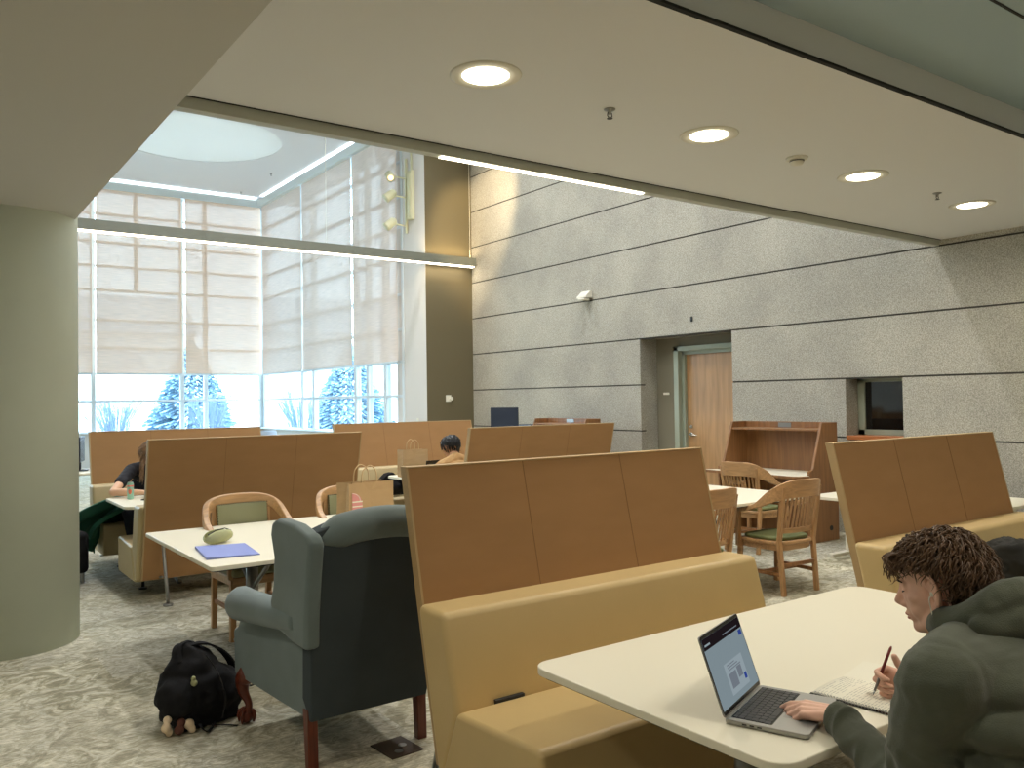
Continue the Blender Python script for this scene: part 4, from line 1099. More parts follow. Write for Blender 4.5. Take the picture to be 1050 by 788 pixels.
# ------------------------------------------------------------------ soft bags: shapes fused and smoothed
def fuse(mb, name, m_, parent, voxel=.01, smooth=6, factor=.5):
    me = bpy.data.meshes.new('tmp'); me.from_pydata([tuple(v) for v in mb.v], [], mb.f)
    bm = bmesh.new(); bm.from_mesh(me); bmesh.ops.recalc_face_normals(bm, faces=bm.faces); bm.to_mesh(me); bm.free()
    o = bpy.data.objects.new('tmp', me); C.objects.link(o)
    k = o.modifiers.new('r', 'REMESH'); k.mode = 'VOXEL'; k.voxel_size = voxel; k.use_smooth_shade = True
    k = o.modifiers.new('s', 'SMOOTH'); k.iterations = smooth; k.factor = factor
    dg = bpy.context.evaluated_depsgraph_get(); dg.update()
    n = bpy.data.meshes.new_from_object(o.evaluated_get(dg)); bpy.data.objects.remove(o)
    n.name = name; n.materials.clear(); n.materials.append(M[m_] if isinstance(m_, str) else m_)
    for p in n.polygons: p.use_smooth = True
    r = bpy.data.objects.new(name, n); C.objects.link(r)
    if parent is not None: r.parent = parent
    return r
def rough(o, amp, scale, seed=0, ridge=0):
    from mathutils import noise
    me = o.data; off = Vector((seed*3.1, seed*1.7, seed*.9)); cos = []
    for v in me.vertices:
        n = noise.noise(v.co*scale+off)
        if ridge: n = 1-2*abs(n)
        cos.append(v.co+v.normal*amp*n)
    for v, c in zip(me.vertices, cos): v.co = c
bp = root('backpack', (1.215, 4.50, 0), R(12), 'black backpack lying on the carpet beside the wing chair, with plush charms', 'backpack')
mb = MB()
mb.sphere((0, 0, .15), (.21, .17, .15), 20, 14, Matrix.Rotation(R(10), 3, 'Y').to_4x4()).sphere((-.03, .0, .25), (.13, .12, .12)).sphere((-.05, .01, .33), (.07, .075, .07)).sphere((.10, -.01, .13), (.13, .15, .12)).box((-.14, -.13, .01), (.16, .13, .14)).sphere((-.13, -.05, .16), (.09, .12, .10)).sphere((.19, .03, .09), (.07, .09, .08))
b_ = fuse(mb, 'bag_body', 'blackcloth', bp, .012, 5); rough(b_, .013, 9, 2, 1); rough(b_, .006, 26, 5)
for v in b_.data.vertices: v.co.z = max(v.co.z, .004)
def strap(pts, w_, th, name, par, m_='blackcloth'):
    P = bez(pts, 6); mb = MB(); vs = []; n = len(P)
    for i, p in enumerate(P):
        t = (P[min(i+1, n-1)]-P[max(i-1, 0)]).normalized(); s = t.cross(Vector((0, 0, 1)))
        if s.length < .2: s = t.cross(Vector((0, 1, 0)))
        s.normalize(); u = s.cross(t)
        for a, b in ((-1,-1),(1,-1),(1,1),(-1,1)): vs.append(p+s*a*w_/2+u*b*th/2)
    fs = [(0,1,2,3), tuple((n-1)*4+k for k in (3,2,1,0))]+[(i*4+k, i*4+(k+1) % 4, (i+1)*4+(k+1) % 4, (i+1)*4+k) for i in range(n-1) for k in range(4)]
    return mb.add(vs, fs).build(name, m_, par, bevel=.001)
strap([(-.06, 0, .385), (.02, -.03, .392), (.11, -.03, .34), (.19, 0, .25), (.235, .03, .15)], .045, .010, 'shoulder_strap', bp)
strap([(-.12, -.06, .33), (-.10, -.02, .40), (-.04, .01, .405), (.0, .02, .37)], .022, .006, 'grab_handle', bp)
strap([(-.02, -.13, .36), (.03, -.15, .27), (.06, -.175, .14), (.05, -.16, .03)], .012, .004, 'zip', bp, 'key')
strap([(.02, -.15, .02), (-.06, -.22, .012), (-.09, -.20, .05), (-.03, -.16, .02), (.05, -.21, .01), (.085, -.25, .006)], .014, .003, 'loose_strap', bp)
strap([(.22, .0, .12), (.29, -.01, .10), (.33, -.03, .11)], .02, .006, 'compression_strap', bp)
M['cream_plush'] = mat('cream_plush', (226, 204, 172), .9); M['cocoa_plush'] = mat('brown_plush', (92, 54, 40), .9)
ch = MB().sphere((-.205, -.10, .08), .021).sphere((-.222, -.12, .05), .024).sphere((-.205, -.115, .025), (.018, .018, .022)).sphere((-.19, -.09, .115), .012)
fuse(ch, 'plush_charm', 'cream_plush', bp, .005, 3)
fuse(MB().sphere((-.15, -.13, .06), .022).sphere((-.165, -.14, .03), .024), 'plush_charm', 'cocoa_plush', bp, .005, 3)
fuse(MB().sphere((-.115, -.14, .045), .026).sphere((-.105, -.15, .02), .02), 'plush_charm', 'cream_plush', bp, .005, 3)
fuse(MB().sphere((-.085, -.135, .235), .018).sphere((-.088, -.135, .26), .012), 'plush_charm', 'sage', bp, .004, 3)

# black bag on the far booth seat
bb = root('shoulder_bag', (4.86, 9.35, .462), R(-8), 'black bag slumped on the pale booth seat below the side window', 'bag')
b_ = fuse(MB().prism([(-.20, 0), (.22, 0), (.16, .12), (.02, .28), (-.06, .27), (-.19, .12)], -.06, .10, 'Y').sphere((.0, .02, .10), (.19, .13, .10)), 'bag_body', 'blackcloth', bb, .012, 6); rough(b_, .008, 14, 3)
strap([(-.02, .0, .27), (.06, -.05, .24), (.14, -.09, .12), (.17, -.11, .02)], .03, .006, 'strap', bb)
# dark coat heaped on the right booth bench
M['darkcoat'] = mat('dark_olive_coat', (32, 32, 28), .7, spec=.3)
ct = root('coat', (5.28, 2.30, .458), R(10), 'dark padded coat heaped on the seat of the right booth bench', 'coat')
b_ = fuse(MB().sphere((-.06, .03, .12), (.24, .18, .17)).sphere((-.17, .02, .20), (.13, .14, .13)).sphere((.22, .0, .09), (.26, .18, .10)).sphere((.05, -.05, .08), (.32, .17, .09)), 'padded_shell', 'darkcoat', ct, .012, 4); rough(b_, .026, 6, 4, 1); rough(b_, .008, 22, 6, 1)
for v in b_.data.vertices: v.co.z = max(v.co.z, .004)
strap([(-.1, -.12, .2), (.05, -.19, .14), (.2, -.19, .06)], .03, .008, 'sleeve_hem', ct, 'key')
# green jacket hanging over the end of the window booth seat
M['greenjacket'] = mat('dark_green_fleece', (38, 96, 78), .85, bump=.3, bscale=100)
gj = root('jacket', (1.60, 9.20, .46), 0, 'dark green jacket draped over the end of the window booth seat', 'jacket')
def jk(u, v):
    # u along the drape from the lap to the hanging hem, v across
    P = [Vector((.22, -.22, .22)), Vector((.08, -.20, .14)), Vector((-.05, -.18, .065)), Vector((-.15, -.14, -.02)), Vector((-.20, -.10, -.14)), Vector((-.19, -.06, -.24))]
    k = min(int(u*5), 4); f = u*5-k; p = P[k].lerp(P[k+1], f)
    w_ = .20+.16*math.sin(PI*min(1, u*1.1)); s = Vector((.62, .72, -.22))*(v-.5)*w_*2.2
    return p+s+Vector((0, 0, .022*math.sin(v*17+u*6)+.014*math.sin(v*31)))+Vector((-.02*math.sin(v*14), 0, 0))*u
g_ = MB().grid(jk, 26, 34).build('shell', 'greenjacket', gj, smooth=True, solid=.012)
strap([(.10, -.34, .17), (-.02, -.36, .10), (-.12, -.33, .02), (-.17, -.30, -.10)], .09, .04, 'sleeve', gj, 'greenjacket')
# ------------------------------------------------------------------ people
M['skin1'] = mat('skin_fair', (226, 180, 156), .5, spec=.35, var=.05, scale=30)
M['skin2'] = mat('skin_light', (224, 178, 146), .5, spec=.3)
M['lip'] = mat('lips', (186, 112, 98), .45)
M['hoodie'] = mat('grey_green_hoodie', (84, 88, 74), .9, spec=.15, var=.10, scale=14, bump=.35, bscale=350, sheen=.2)
M['brownhair'] = mat('brown_hair', (92, 68, 46), .5, spec=.4, var=.35, scale=40)
M['lash'] = mat('dark_brow', (62, 44, 34), .7)
M['jeans'] = mat('dark_trousers', (34, 38, 50), .85)
M['shoe'] = mat('dark_shoe', (40, 38, 36), .6)
M['blackhair'] = mat('black_hair', (20, 19, 20), .4, spec=.5, var=.3, scale=30)
M['mustard'] = mat('mustard_sweater', (172, 134, 84), .85, var=.05, scale=20)
M['blacktee'] = mat('black_tee', (26, 26, 34), .85)
M['longhair'] = mat('light_brown_hair', (138, 108, 80), .5, spec=.4, var=.3, scale=30)

def cap(mb, a, b, ra, rb, n=14):
    a = Vector(a); b = Vector(b)
    mb.tube([a, b], [ra, rb], n); mb.sphere(a, ra, n, 10); mb.sphere(b, rb, n, 10); return mb
def chain(mb, pts):
    for (p, r_), (q, s_) in zip(pts, pts[1:]): cap(mb, p, q, r_, s_)
    return mb
def mat4(loc, rz, pitch=0, roll=0, s=1): return Matrix.Translation(loc) @ Matrix.Rotation(R(rz), 4, 'Z') @ Matrix.Rotation(R(-pitch), 4, 'X') @ Matrix.Rotation(R(roll), 4, 'Y') @ Matrix.Scale(s, 4)
def merge(dst, src, T=None):
    if T is not None: src.xf(T)
    return dst.add(src.v, src.f)

def head_mb():
    """face forward +Y, up Z, origin at the middle of the head"""
    h = MB()
    h.sphere((0, -.016, .034), (.074, .095, .084), 28, 20)            # cranium
    h.sphere((0, -.045, .005), (.066, .062, .070), 20, 14)            # occiput
    h.sphere((0, .028, -.022), (.061, .058, .084), 24, 16)            # face
    h.sphere((0, .020, .040), (.064, .064, .060), 20, 14)             # forehead
    cap(h, (-.028, .070, .017), (.028, .070, .017), .0135, .0135)       # brow ridge
    for s in (-1, 1):
        cap(h, (s*.056, .0, -.046), (s*.043, .030, -.078), .015, .015)   # jaw
        cap(h, (s*.046, .028, -.078), (0, .062, -.098), .017, .018)
        h.sphere((s*.040, .052, -.022), (.020, .020, .018), 12, 8)    # cheekbone
        h.sphere((s*.028, .052, -.050), (.022, .022, .030), 12, 8)    # cheek
        h.sphere((s*.030, .0665, .001), (.0145, .0135, .0115), 12, 8)   # eyelid
        h.sphere((s*.0105, .0885, -.040), (.0085, .010, .0075), 10, 8)    # nostril wing
    chain(h, [((0, .076, .020), .009), ((0, .088, -.008), .0082), ((0, .103, -.031), .0095)])   # nose
    h.sphere((0, .091, -.040), (.009, .013, .007), 10, 8)
    h.sphere((0, .070, -.062), (.027, .018, .026), 14, 10)             # mouth area
    chain(h, [((-.021, .075, -.0655), .0045), ((-.008, .0865, -.0625), .0062), ((.008, .0865, -.0625), .0062), ((.021, .075, -.0655), .0045)])   # upper lip
    chain(h, [((-.018, .075, -.0715), .0045), ((0, .0835, -.0750), .0068), ((.018, .075, -.0715), .0045)])   # lower lip
    h.sphere((0, .070, -.098), (.018, .014, .016), 12, 8)             # chin
    cap(h, (0, .02, -.08), (0, .045, -.092), .034, .028)
    return h
def ears(h, s_=1.0):
    for s in (-1, 1):
        T = Matrix.Translation((s*.076, .003, -.006)) @ Matrix.Rotation(R(s*32), 4, 'Z') @ Matrix.Rotation(R(-12), 4, 'X') @ Matrix.Scale(1.14, 4)
        e = MB(); e.sphere((0, -.004, 0), (.006, .014, .026), 12, 10)
        pts = [((0+s*.004, .006, .010), .0045), ((s*.008, .004, .026), .0045), ((s*.011, -.008, .033), .0048), ((s*.011, -.020, .026), .0048), ((s*.009, -.022, .006), .0045), ((s*.006, -.014, -.014), .005), ((s*.004, -.002, -.028), .0065)]
        chain(e, pts); merge(h, e, T)
    return h

def hand_mb(side, curls, thumb, spread=.10, s=1.0):
    """wrist at the origin, fingers +Y, back of hand +Z, thumb towards side*X. curls: degrees for three joints of each finger"""
    h = MB()
    kn = [(.032, .088, .004), (.011, .093, .007), (-.010, .089, .005), (-.029, .080, 0)]
    rad = [.0095, .0098, .0092, .0082]
    L = [(.042, .025, .020), (.046, .029, .021), (.042, .027, .020), (.033, .020, .018)]
    for i, (x, y, z) in enumerate(kn):
        w = Vector((x*.55*side, .008, 0)); k_ = Vector((x*side, y, z))
        cap(h, w, k_, .0145, .0115)
        a = 0; p = k_; r_ = rad[i]; d0 = Vector((x*spread*18*side*.1, 1, 0)).normalized()
        for j in range(3):
            a += R(curls[i][j]); d = Vector((d0.x*math.cos(a), d0.y*math.cos(a), -math.sin(a)))
            q = p+d*L[i][j]; cap(h, p, q, r_, r_*.93 if j < 2 else r_*.86, 12); p = q; r_ *= .93
    h.sphere((0, .045, -.004), (.040, .046, .014), 16, 12)
    h.sphere((side*.026, .03, -.012), (.016, .028, .015), 12, 10)
    p = Vector((side*.024, .014, -.006)); r_ = .0145
    for (dx, dy, dz, l_), r2 in zip(thumb, (.0125, .0108, .0092)):
        d = Vector((dx*side, dy, dz)).normalized(); q = p+d*l_; cap(h, p, q, r_, r2, 12); p = q; r_ = r2
    return h.xf(Matrix.Scale(s, 4))
def frame_to(o, fwd, up):
    """matrix taking hand space to world: +Y -> fwd, +Z -> up"""
    f = Vector(fwd).normalized(); u = Vector(up); x = f.cross(u).normalized(); u = x.cross(f)
    m_ = Matrix((x, f, u)).transposed().to_4x4(); m_.translation = Vector(o); return m_

# ================= the student in the hoodie
HL = Vector((2.003, 1.052, 1.166)); HT = mat4(HL, 19, 13, 0, .97)
P1 = root('person', (2.08, .95, 0), 0, 'curly haired person in a grey green hoodie typing and writing at the near table', 'person')
inv = Matrix.Translation(-P1.location)
def fin(o, p): o.data.transform(Matrix.Translation(-p.location)); return o
LS, LE, LW = Vector((1.757, .918, 1.012)), Vector((1.852, 1.040, .706)), Vector((1.985, 1.322, .776))
RS, RE, RW = Vector((2.235, .955, 1.035)), Vector((2.435, 1.070, .775)), Vector((2.350, 1.305, .782))
PV = Vector((2.03, .64, .56))
b = MB(); hd = head_mb(); ears(hd); merge(b, hd, HT)
nk = HT @ Vector((0, -.028, -.075)); NB = Vector((2.045, .945, 1.055))
chain(b, [(HT @ Vector((0, -.02, -.04)), .050), (nk, .050), (NB, .056), (Vector((2.055, .87, .98)), .075)])
chain(b, [(LS, .045), (NB+Vector((0, -.05, -.03)), .06), (RS, .045)])
for z, y, rx, ry in ((.96, .86, .155, .095), (.84, .80, .150, .098), (.72, .73, .140, .10), (.60, .66, .155, .115)): b.sphere((2.035, y, z), (rx, ry, .10), 18, 12)
chain(b, [(LS, .045), (LE, .036), (LW, .026)]); chain(b, [(RS, .045), (RE, .036), (RW, .026)])
for s in (-1, 1):
    chain(b, [(PV+Vector((s*.085, .02, -.01)), .082), (Vector((2.09+s*.11, 1.08, .53)), .060), (Vector((2.09+s*.12, 1.10, .12)), .040), (Vector((2.09+s*.12, 1.16, .045)), .034), (Vector((2.09+s*.13, 1.27, .03)), .026)])
# left hand on the trackpad side of the laptop: back of hand up, index reaching for the keys
lh = hand_mb(1, [(6, 20, 12), (22, 38, 24), (28, 42, 26), (32, 44, 28)], [(.75, .55, -.42, .040), (.35, .85, -.35, .030), (.15, .95, -.2, .024)], s=1.0)
LF = Vector((-.30, .95, -.10)); merge(b, lh, frame_to(LW+Vector((.0, .0, .005)), LF, (-.15, .0, 1)))
# right hand rests on its little-finger side, gripping a pen, thumb up
rh = hand_mb(-1, [(52, 62, 30), (62, 72, 40), (66, 78, 42), (68, 78, 42)], [(.50, .55, -.30, .040), (.62, .62, -.30, .032), (.80, .50, -.12, .026)], s=1.0)
RF = Vector((-.42, .55, .10)); RU = Vector((.62, .62, .18)); RM = frame_to(RW, RF, RU); merge(b, rh, RM)
body1 = fin(fuse(b, 'body', 'skin1', P1, .0038, 4, .5), P1)
# hoodie
g = MB()
chain(g, [(LS+Vector((.0, 0, -.005)), .088), (LS.lerp(LE, .5), .080), (LE, .062), (LE.lerp(LW, .55), .050), (LE.lerp(LW, .80), .042), (LE.lerp(LW, .93), .040)])
chain(g, [(RS+Vector((0, 0, -.005)), .078), (RS.lerp(RE, .5), .068), (RE, .060), (RE.lerp(RW, .55), .050), (RE.lerp(RW, .80), .043), (RE.lerp(RW, .92), .040)])
chain(g, [(LS+Vector((.03, -.01, .0)), .080), (NB+Vector((0, -.07, -.045)), .092), (RS+Vector((-.03, -.01, .0)), .080)])
for z, y, rx, ry in ((1.0, .87, .19, .115), (.93, .845, .215, .135), (.84, .80, .205, .138), (.74, .74, .20, .14), (.64, .69, .205, .145), (.56, .65, .21, .15)): g.sphere((1.985, y, z), (rx+.035, ry+.02, .085), 22, 14)
chain(g, [((1.775, .922, 1.022), .078), ((1.90, .95, 1.045), .064), ((2.0, .98, 1.06), .056)])
# collar roll and the hood lying on the back
col = []
for k in range(25):
    a = 2*PI*k/24; col.append(Vector((2.040+.100*math.cos(a), .962+.092*math.sin(a), 1.112-.048*math.sin(a)+.006*math.cos(3*a))))
gh = MB()
gh.tube(col[:-1], [.033+.008*math.cos(2*PI*k/24+2.2) for k in range(24)], 12, closed=True)
gh.sphere((2.085, .858, 1.060), (.150, .085, .062), 20, 14, Matrix.Rotation(R(18), 4, 'X')).sphere((2.10, .815, 1.04), (.155, .075, .09), 20, 14)
chain(gh, [((1.93, .91, 1.10), .037), ((2.0, .845, 1.125), .042), ((2.10, .835, 1.112), .043), ((2.20, .885, 1.085), .036)])
chain(gh, [((1.915, .93, 1.06), .030), ((1.97, .83, 1.045), .036), ((2.07, .765, 1.02), .040), ((2.2, .80, 1.0), .036)])
ho = fuse(g, 'hoodie', 'hoodie', P1, .0055, 3, .5)
hood = fuse(gh, 'hood', 'hoodie', P1, .005, 3, .5); rough(hood, .007, 9, 4, 1); rough(hood, .0025, 30, 2); fin(hood, P1)
from mathutils import noise as _n
cos = []
for v in ho.data.vertices:
    p = v.co; arm = 1.0 if (p.z < .86 and p.y > .9) else .85
    q = Vector((p.x*5, p.y*5, p.z*13)) if not (p.z < .86 and p.y > .9) else Vector((p.x*7, p.y*19, p.z*9))
    f = 1-2*abs(_n.noise(q+Vector((3, 1, 7)))); f2 = _n.noise(p*16)
    cos.append(p+v.normal*(.0085*arm*f+.003*f2))
for v, c in zip(ho.data.vertices, cos): v.co = c
fin(ho, P1)
for (A_, B_, nm) in ((LE, LW, 'cuff'), (RE, RW, 'cuff')):
    c0 = A_.lerp(B_, .88); c1 = A_.lerp(B_, .985)
    MB().tube([c0-P1.location, c0.lerp(c1, .3)-P1.location, c0.lerp(c1, .8)-P1.location, c1-P1.location], [.041, .0425, .040, .034], 20).build(nm, 'hoodie', P1, smooth=True)
t_ = MB()
for s in (-1, 1): chain(t_, [(PV+Vector((s*.085, .02, -.01)), .096), (Vector((2.09+s*.11, 1.08, .535)), .072), (Vector((2.09+s*.12, 1.10, .12)), .055)])
t_.sphere(PV, (.17, .13, .10), 18, 12)
fin(fuse(t_, 'trousers', 'jeans', P1, .01, 4), P1)
for s in (-1, 1): fin(fuse(MB().sphere((2.09+s*.125, 1.19, .045), (.048, .13, .045), 16, 12).sphere((2.09+s*.12, 1.12, .07), (.042, .055, .06), 14, 10), 'shoe', 'shoe', P1, .008, 3), P1)

def locks(name, m_, parent, T, n, seed, allow, length, curl, rad, lift=.006, gravity=.8, start=None, base=None):
    """curly locks rooted on the scalp, one fused mesh with the scalp cap"""
    random.seed(seed); mb = MB()
    if base: merge(mb, base)
    k = 0; tries = 0
    while k < n and tries < n*60:
        tries += 1
        d = Vector((random.gauss(0, 1), random.gauss(0, 1), random.gauss(0, 1))).normalized()
        p = Vector((0, -.016, .034))+Vector((d.x*.077, d.y*.098, d.z*.087))
        if not allow(p, d): continue
        L = length(p)*random.uniform(.7, 1.2); m = 9; pts = []; ph_ = random.uniform(0, 6.28); turns = random.uniform(.7, 1.5)*curl
        side = d.cross(Vector((0, 0, 1))); side = side.normalized() if side.length > .1 else Vector((1, 0, 0))
        flow = (Vector((d.x*.5, d.y*.35+.0, 0))+Vector((random.uniform(-.6, .6), random.uniform(-.5, .5), -gravity))).normalized()
        flow = (flow-d*flow.dot(d)*.85).normalized(); q = p+d*.002
        w_ = random.uniform(.006, .012)*min(1, curl)
        for j in range(m):
            t = j/(m-1); c = q+flow*L*t+d*(lift*math.sin(PI*min(1, t*1.3))+.010*t)
            rel = c-Vector((0, -.016, .034)); e = math.sqrt((rel.x/.079)**2+(rel.y/.100)**2+(rel.z/.089)**2)
            if e < 1: c = Vector((0, -.016, .034))+rel/e
            an = ph_+turns*2*PI*t; bn = flow.cross(d)
            c = c+(d*math.cos(an)+bn*math.sin(an))*w_*min(1, t*3)
            pts.append(c)
        mb.tube(pts, [rad*(1-.65*abs(2*j/(m-1)-.7)**1.5) for j in range(m)], 6); k += 1
    mb.xf(T)
    return mb.build(name, m_, parent, smooth=True)
def curly_ok(p, d):
    if p.z < -.048: return False
    if p.y > .030 and p.z < .066: return False                       # face
    if abs(p.x) > .040 and -.030 < p.y < .058 and p.z < .052: return False   # ears
    return True
basecap = MB().grid(lambda u, v: Vector((0, -.016, .034))+Vector((.0775*math.sin(R(8+ (118 if abs(u-.5) > .3 else 70)*v))*math.cos(2*PI*u-PI/2+PI), .0985*math.sin(R(8+(118 if abs(u-.5) > .3 else 70)*v))*math.sin(2*PI*u-PI/2+PI), .0875*math.cos(R(8+(118 if abs(u-.5) > .3 else 70)*v)))), 40, 14)
def cap_grid(front_deg, side_deg, back_deg, sc=1.0, add=0.0):
    def f(u, v):
        a = 2*PI*u   # 0 = front
        k = (1+math.cos(a))/2; lim = front_deg*k**1.2+(1-k**1.2)*back_deg
        if .5 < abs(math.sin(a)): lim = min(lim, side_deg+ (0 if math.cos(a) > 0 else (back_deg-side_deg)*min(1, -math.cos(a)*1.6)))
        t = R(lim*v); return Vector((0, -.016, .034))+Vector(((.0765+add)*sc*math.sin(t)*math.sin(a), (.0975+add)*sc*math.sin(t)*math.cos(a), (.0865+add)*sc*math.cos(t)))
    return MB().grid(f, 49, 16)
T1 = Matrix.Translation(-P1.location) @ HT
locks('hair', 'brownhair', P1, T1, 1900, 3, curly_ok, lambda p: .036 if p.z < .03 else (.045 if p.y > -.01 and abs(p.x) > .03 else .062), .85, .0023, base=cap_grid(58, 84, 118))
def fr_ok(p, d): return p.y > .035 and .062 < p.z < .10 and abs(p.x) < .055
fringe = MB(); random.seed(8)
for k in range(34):
    x = random.uniform(-.055, .05); y0 = .062+random.uniform(-.01, .01); L = random.uniform(.035, .062); ph_ = random.uniform(0, 6); q = []
    for j in range(10):
        t = j/9; an = ph_+t*6.28*1.2
        q.append(Vector((x+.010*math.cos(an)*t+.012*t*(1 if x > 0 else -1), y0+.030*math.sin(min(1, t*1.6)*PI/2)+.009*math.sin(an)*t, .088+.012*math.sin(t*PI)-L*t**1.3)))
    fringe.tube(q, [.0034*(1-.7*t/9) for t in range(10)], 6)
fringe.xf(T1).build('fringe', 'brownhair', P1, smooth=True)
# brows, closed lashes, lips as thin parts
for s in (-1, 1):
    MB().tube([(s*.014, .0865, .017), (s*.028, .0845, .022), (s*.044, .073, .018)], [.0022, .0028, .0014], 6).xf(T1).build('eyebrow', 'lash', P1, smooth=True)
    MB().tube([(s*.0175, .0765, -.003), (s*.024, .0805, -.0058), (s*.032, .0802, -.0062), (s*.042, .0735, -.003)], [.0009, .0015, .0016, .0009], 6).xf(T1).build('eyelashes', 'lash', P1, smooth=True)
lips = MB(); chain(lips, [((-.017, .0805, -.0655), .0032), ((-.007, .0885, -.0632), .0045), ((.007, .0885, -.0632), .0045), ((.017, .0805, -.0655), .0032)]); chain(lips, [((-.014, .0805, -.0722), .003), ((0, .0870, -.0752), .0048), ((.014, .0805, -.0722), .003)])
fuse(lips.xf(T1), 'lips', 'lip', P1, .0016, 3)
MB().tube(bez([(-.080, .006, -.012), (-.082, .014, -.022), (-.081, .016, -.045), (-.078, .020, -.10), (-.07, .03, -.15)], 5), .0016, 6).sphere((-.079, .004, -.011), (.006, .006, .007), 10, 8).xf(T1).build('earphone', 'whiteplastic', P1, smooth=True)
# pen, held between thumb and index finger
M['penred'] = mat('dark_red_pen', (120, 40, 40), .35); M['pengrey'] = mat('grey_pen_grip', (120, 116, 108), .4)
pa, pb = Vector((2.227, 1.365, .767)), Vector((2.290, 1.342, .902))
pd = (pb-pa).normalized()
pn = root('pen', pa, 0, 'dark red and grey ballpoint pen in the hand above the notebook', 'pen')
MB().tube([pd*.0, pd*.012], [.0008, .0032], 12).build('tip', 'steel', pn, smooth=True)
MB().tube([pd*.012, pd*.05], [.0034, .0046], 12).build('grip', 'pengrey', pn, smooth=True)
MB().tube([pd*.05, pd*.138, pd*.146], [.0046, .0042, .0025], 12).build('barrel', 'penred', pn, smooth=True)

# ================= person in mustard, seen from behind
P2 = root('person', (4.80, 7.80, 0), 0, 'black haired person in a mustard sweater seen from behind in the far booth', 'person')
H2 = mat4((4.79, 7.82, 1.115), 22, 22, 0, .97)
b = MB(); hd = head_mb(); ears(hd); merge(b, hd, H2)
N2 = Vector((4.79, 7.74, .99))
chain(b, [(H2 @ Vector((0, -.02, -.04)), .05), (N2, .055), (Vector((4.79, 7.66, .9)), .07)])
for z, y, rx in ((.86, 7.64, .15), (.76, 7.60, .14), (.66, 7.58, .14), (.56, 7.58, .155)): b.sphere((4.79, y, z), (rx, .10, .09))
A = {}
for s in (-1, 1):
    sh, el, wr = Vector((4.79+s*.185, 7.68, .925)), Vector((4.79+s*.25, 7.92, .77)), Vector((4.79+s*.12, 8.13, .785)); A[s] = (sh, el, wr)
    chain(b, [(sh, .045), (el, .035), (wr, .026)])
    merge(b, hand_mb(-s, [(20, 30, 20)]*4, [(.75, .55, -.4, .04), (.4, .85, -.3, .03), (.2, .95, -.2, .024)]), frame_to(wr, (-s*.35, .9, -.1), (0, 0, 1)))
    chain(b, [(Vector((4.79+s*.09, 7.60, .545)), .08), (Vector((4.79+s*.11, 8.04, .53)), .058), (Vector((4.79+s*.11, 8.06, .10)), .04), (Vector((4.79+s*.11, 8.2, .035)), .028)])
fin(fuse(b, 'body', 'skin2', P2, .007, 3), P2)
g = MB()
for s in (-1, 1):
    sh, el, wr = A[s]; chain(g, [(sh, .066), (el, .052), (el.lerp(wr, .85), .036)])
chain(g, [(A[-1][0], .066), (N2+Vector((0, -.03, -.005)), .074), (A[1][0], .066)])
for z, y, rx in ((.90, 7.65, .185), (.80, 7.62, .18), (.70, 7.59, .175), (.60, 7.58, .18), (.54, 7.58, .185)): g.sphere((4.79, y, z), (rx, .125, .08))
s2 = fuse(g, 'sweater', 'mustard', P2, .009, 4); rough(s2, .006, 14, 2, 1); fin(s2, P2)
g = MB()
for s in (-1, 1): chain(g, [(Vector((4.79+s*.09, 7.60, .545)), .092), (Vector((4.79+s*.11, 8.04, .53)), .068), (Vector((4.79+s*.11, 8.06, .10)), .05)])
fin(fuse(g, 'trousers', 'jeans', P2, .012, 3), P2)
T2 = Matrix.Translation(-P2.location) @ H2
def straight_ok(p, d): return not ((p.y > .035 and p.z < .055) or p.z < -.055 or (abs(p.x) > .05 and -.02 < p.y < .035 and p.z < .0))
locks('hair', 'blackhair', P2, T2, 420, 9, straight_ok, lambda p: .07, .25, .0055, .008, 1.4, base=cap_grid(70, 96, 128, 1.0, .008))

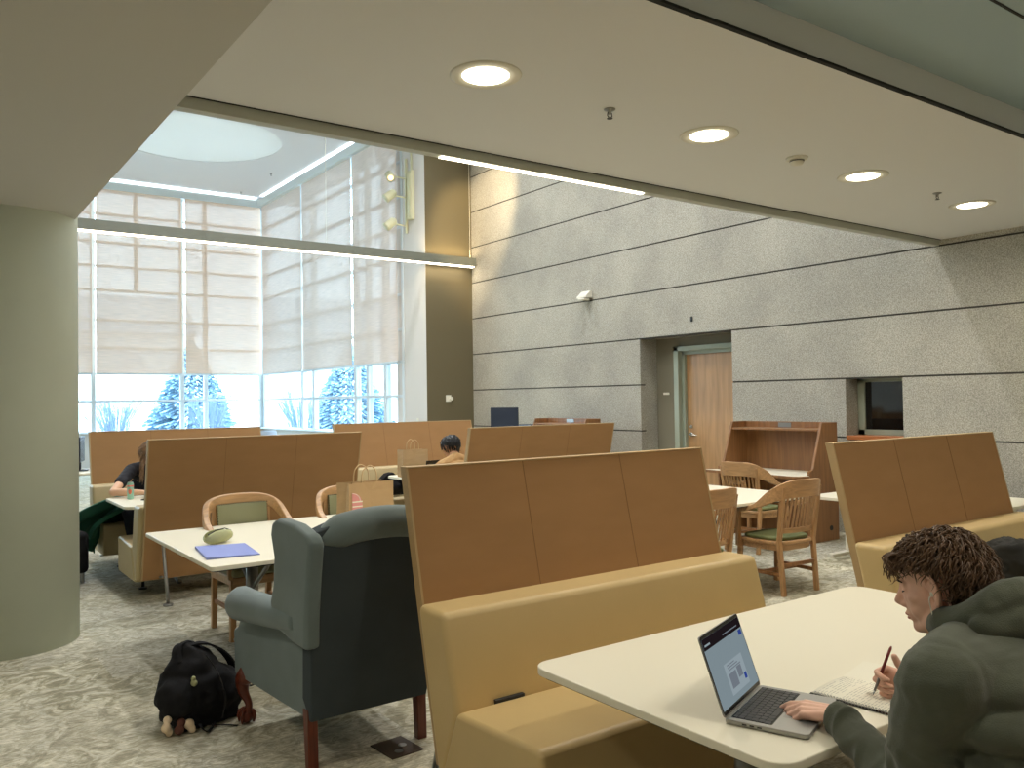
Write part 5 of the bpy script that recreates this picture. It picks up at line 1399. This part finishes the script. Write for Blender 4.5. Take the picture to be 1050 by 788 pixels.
# ================= person in black at the window booth
P3 = root('person', (2.0, 9.2, 0), 0, 'long haired person in a black top at the window booth, half hidden by a panel', 'person')
H3 = mat4((1.985, 8.92, 1.125), 172, 38, 0, .96)
b = MB(); hd = head_mb(); ears(hd); merge(b, hd, H3)
N3 = Vector((2.0, 9.04, 1.03))
chain(b, [(H3 @ Vector((0, -.02, -.04)), .046), (N3, .05), (Vector((2.0, 9.10, .95)), .065)])
for z, y, rx in ((.90, 9.14, .14), (.78, 9.22, .125), (.66, 9.28, .13), (.56, 9.32, .155)): b.sphere((2.0, y, z), (rx, .095, .095))
A = {-1: (Vector((1.83, 9.06, .975)), Vector((1.60, 8.74, .795)), Vector((1.83, 8.55, .79))), 1: (Vector((2.17, 9.06, .975)), Vector((2.30, 8.78, .795)), Vector((2.07, 8.58, .79)))}
for s in (-1, 1):
    sh, el, wr = A[s]; chain(b, [(sh, .042), (sh.lerp(el, .5), .042), (el, .036), (el.lerp(wr, .35), .038), (wr, .024)])
    merge(b, hand_mb(-s if 0 else s, [(30, 40, 25), (35, 45, 30), (40, 50, 30), (42, 50, 30)], [(.75, .55, -.4, .036), (.4, .85, -.3, .028), (.2, .95, -.2, .022)], s=.92), frame_to(wr, (-s*.8, -.35, .05), (0, -.2, 1)))
    chain(b, [(Vector((1.97+s*.10, 9.30, .56)), .085), (Vector((1.93+s*.14, 8.86, .55)), .062), (Vector((1.96+s*.13, 8.80, .10)), .042), (Vector((1.96+s*.13, 8.68, .035)), .028)])
fin(fuse(b, 'body', 'skin2', P3, .007, 3), P3)
g = MB()
for s in (-1, 1):
    sh, el, wr = A[s]; chain(g, [(sh, .060), (sh.lerp(el, .60), .054)])
chain(g, [(A[-1][0], .060), (N3+Vector((0, .03, -.035)), .066), (A[1][0], .060)])
for z, y, rx in ((.92, 9.12, .165), (.82, 9.18, .155), (.72, 9.25, .15), (.62, 9.29, .16), (.55, 9.32, .175)): g.sphere((2.0, y, z), (rx, .12, .085))
s3 = fuse(g, 'shirt', 'blacktee', P3, .009, 4); rough(s3, .005, 16, 1, 1); fin(s3, P3)
g = MB()
for s in (-1, 1): chain(g, [(Vector((1.97+s*.10, 9.30, .56)), .105), (Vector((1.93+s*.14, 8.86, .55)), .085), (Vector((1.96+s*.13, 8.80, .10)), .055)])
fin(fuse(g, 'trousers', 'jeans', P3, .012, 3), P3)
T3 = Matrix.Translation(-P3.location) @ H3
locks('hair', 'longhair', P3, T3, 380, 12, straight_ok, lambda p: .11, .3, .0055, .008, 1.3, base=cap_grid(60, 96, 128, 1.0, .007))
lh_ = MB(); random.seed(21)
for k in range(90):     # long hair falls forward past both cheeks
    s = random.choice((-1, -1, 1)); p = H3 @ Vector((s*random.uniform(.055, .085), random.uniform(-.03, .05), random.uniform(-.0, .06)))
    L = random.uniform(.16, .30); q = []
    for j in range(8):
        t = j/7; q.append(p+Vector((-s*.02*t-.02*t, -.03*t+.015*math.sin(t*7+k), -L*t)))
    lh_.tube(q, [.0065*(1-.6*j/7) for j in range(8)], 6)
lh_.xf(Matrix.Translation(-P3.location)).build('hair_ends', 'longhair', P3, smooth=True)
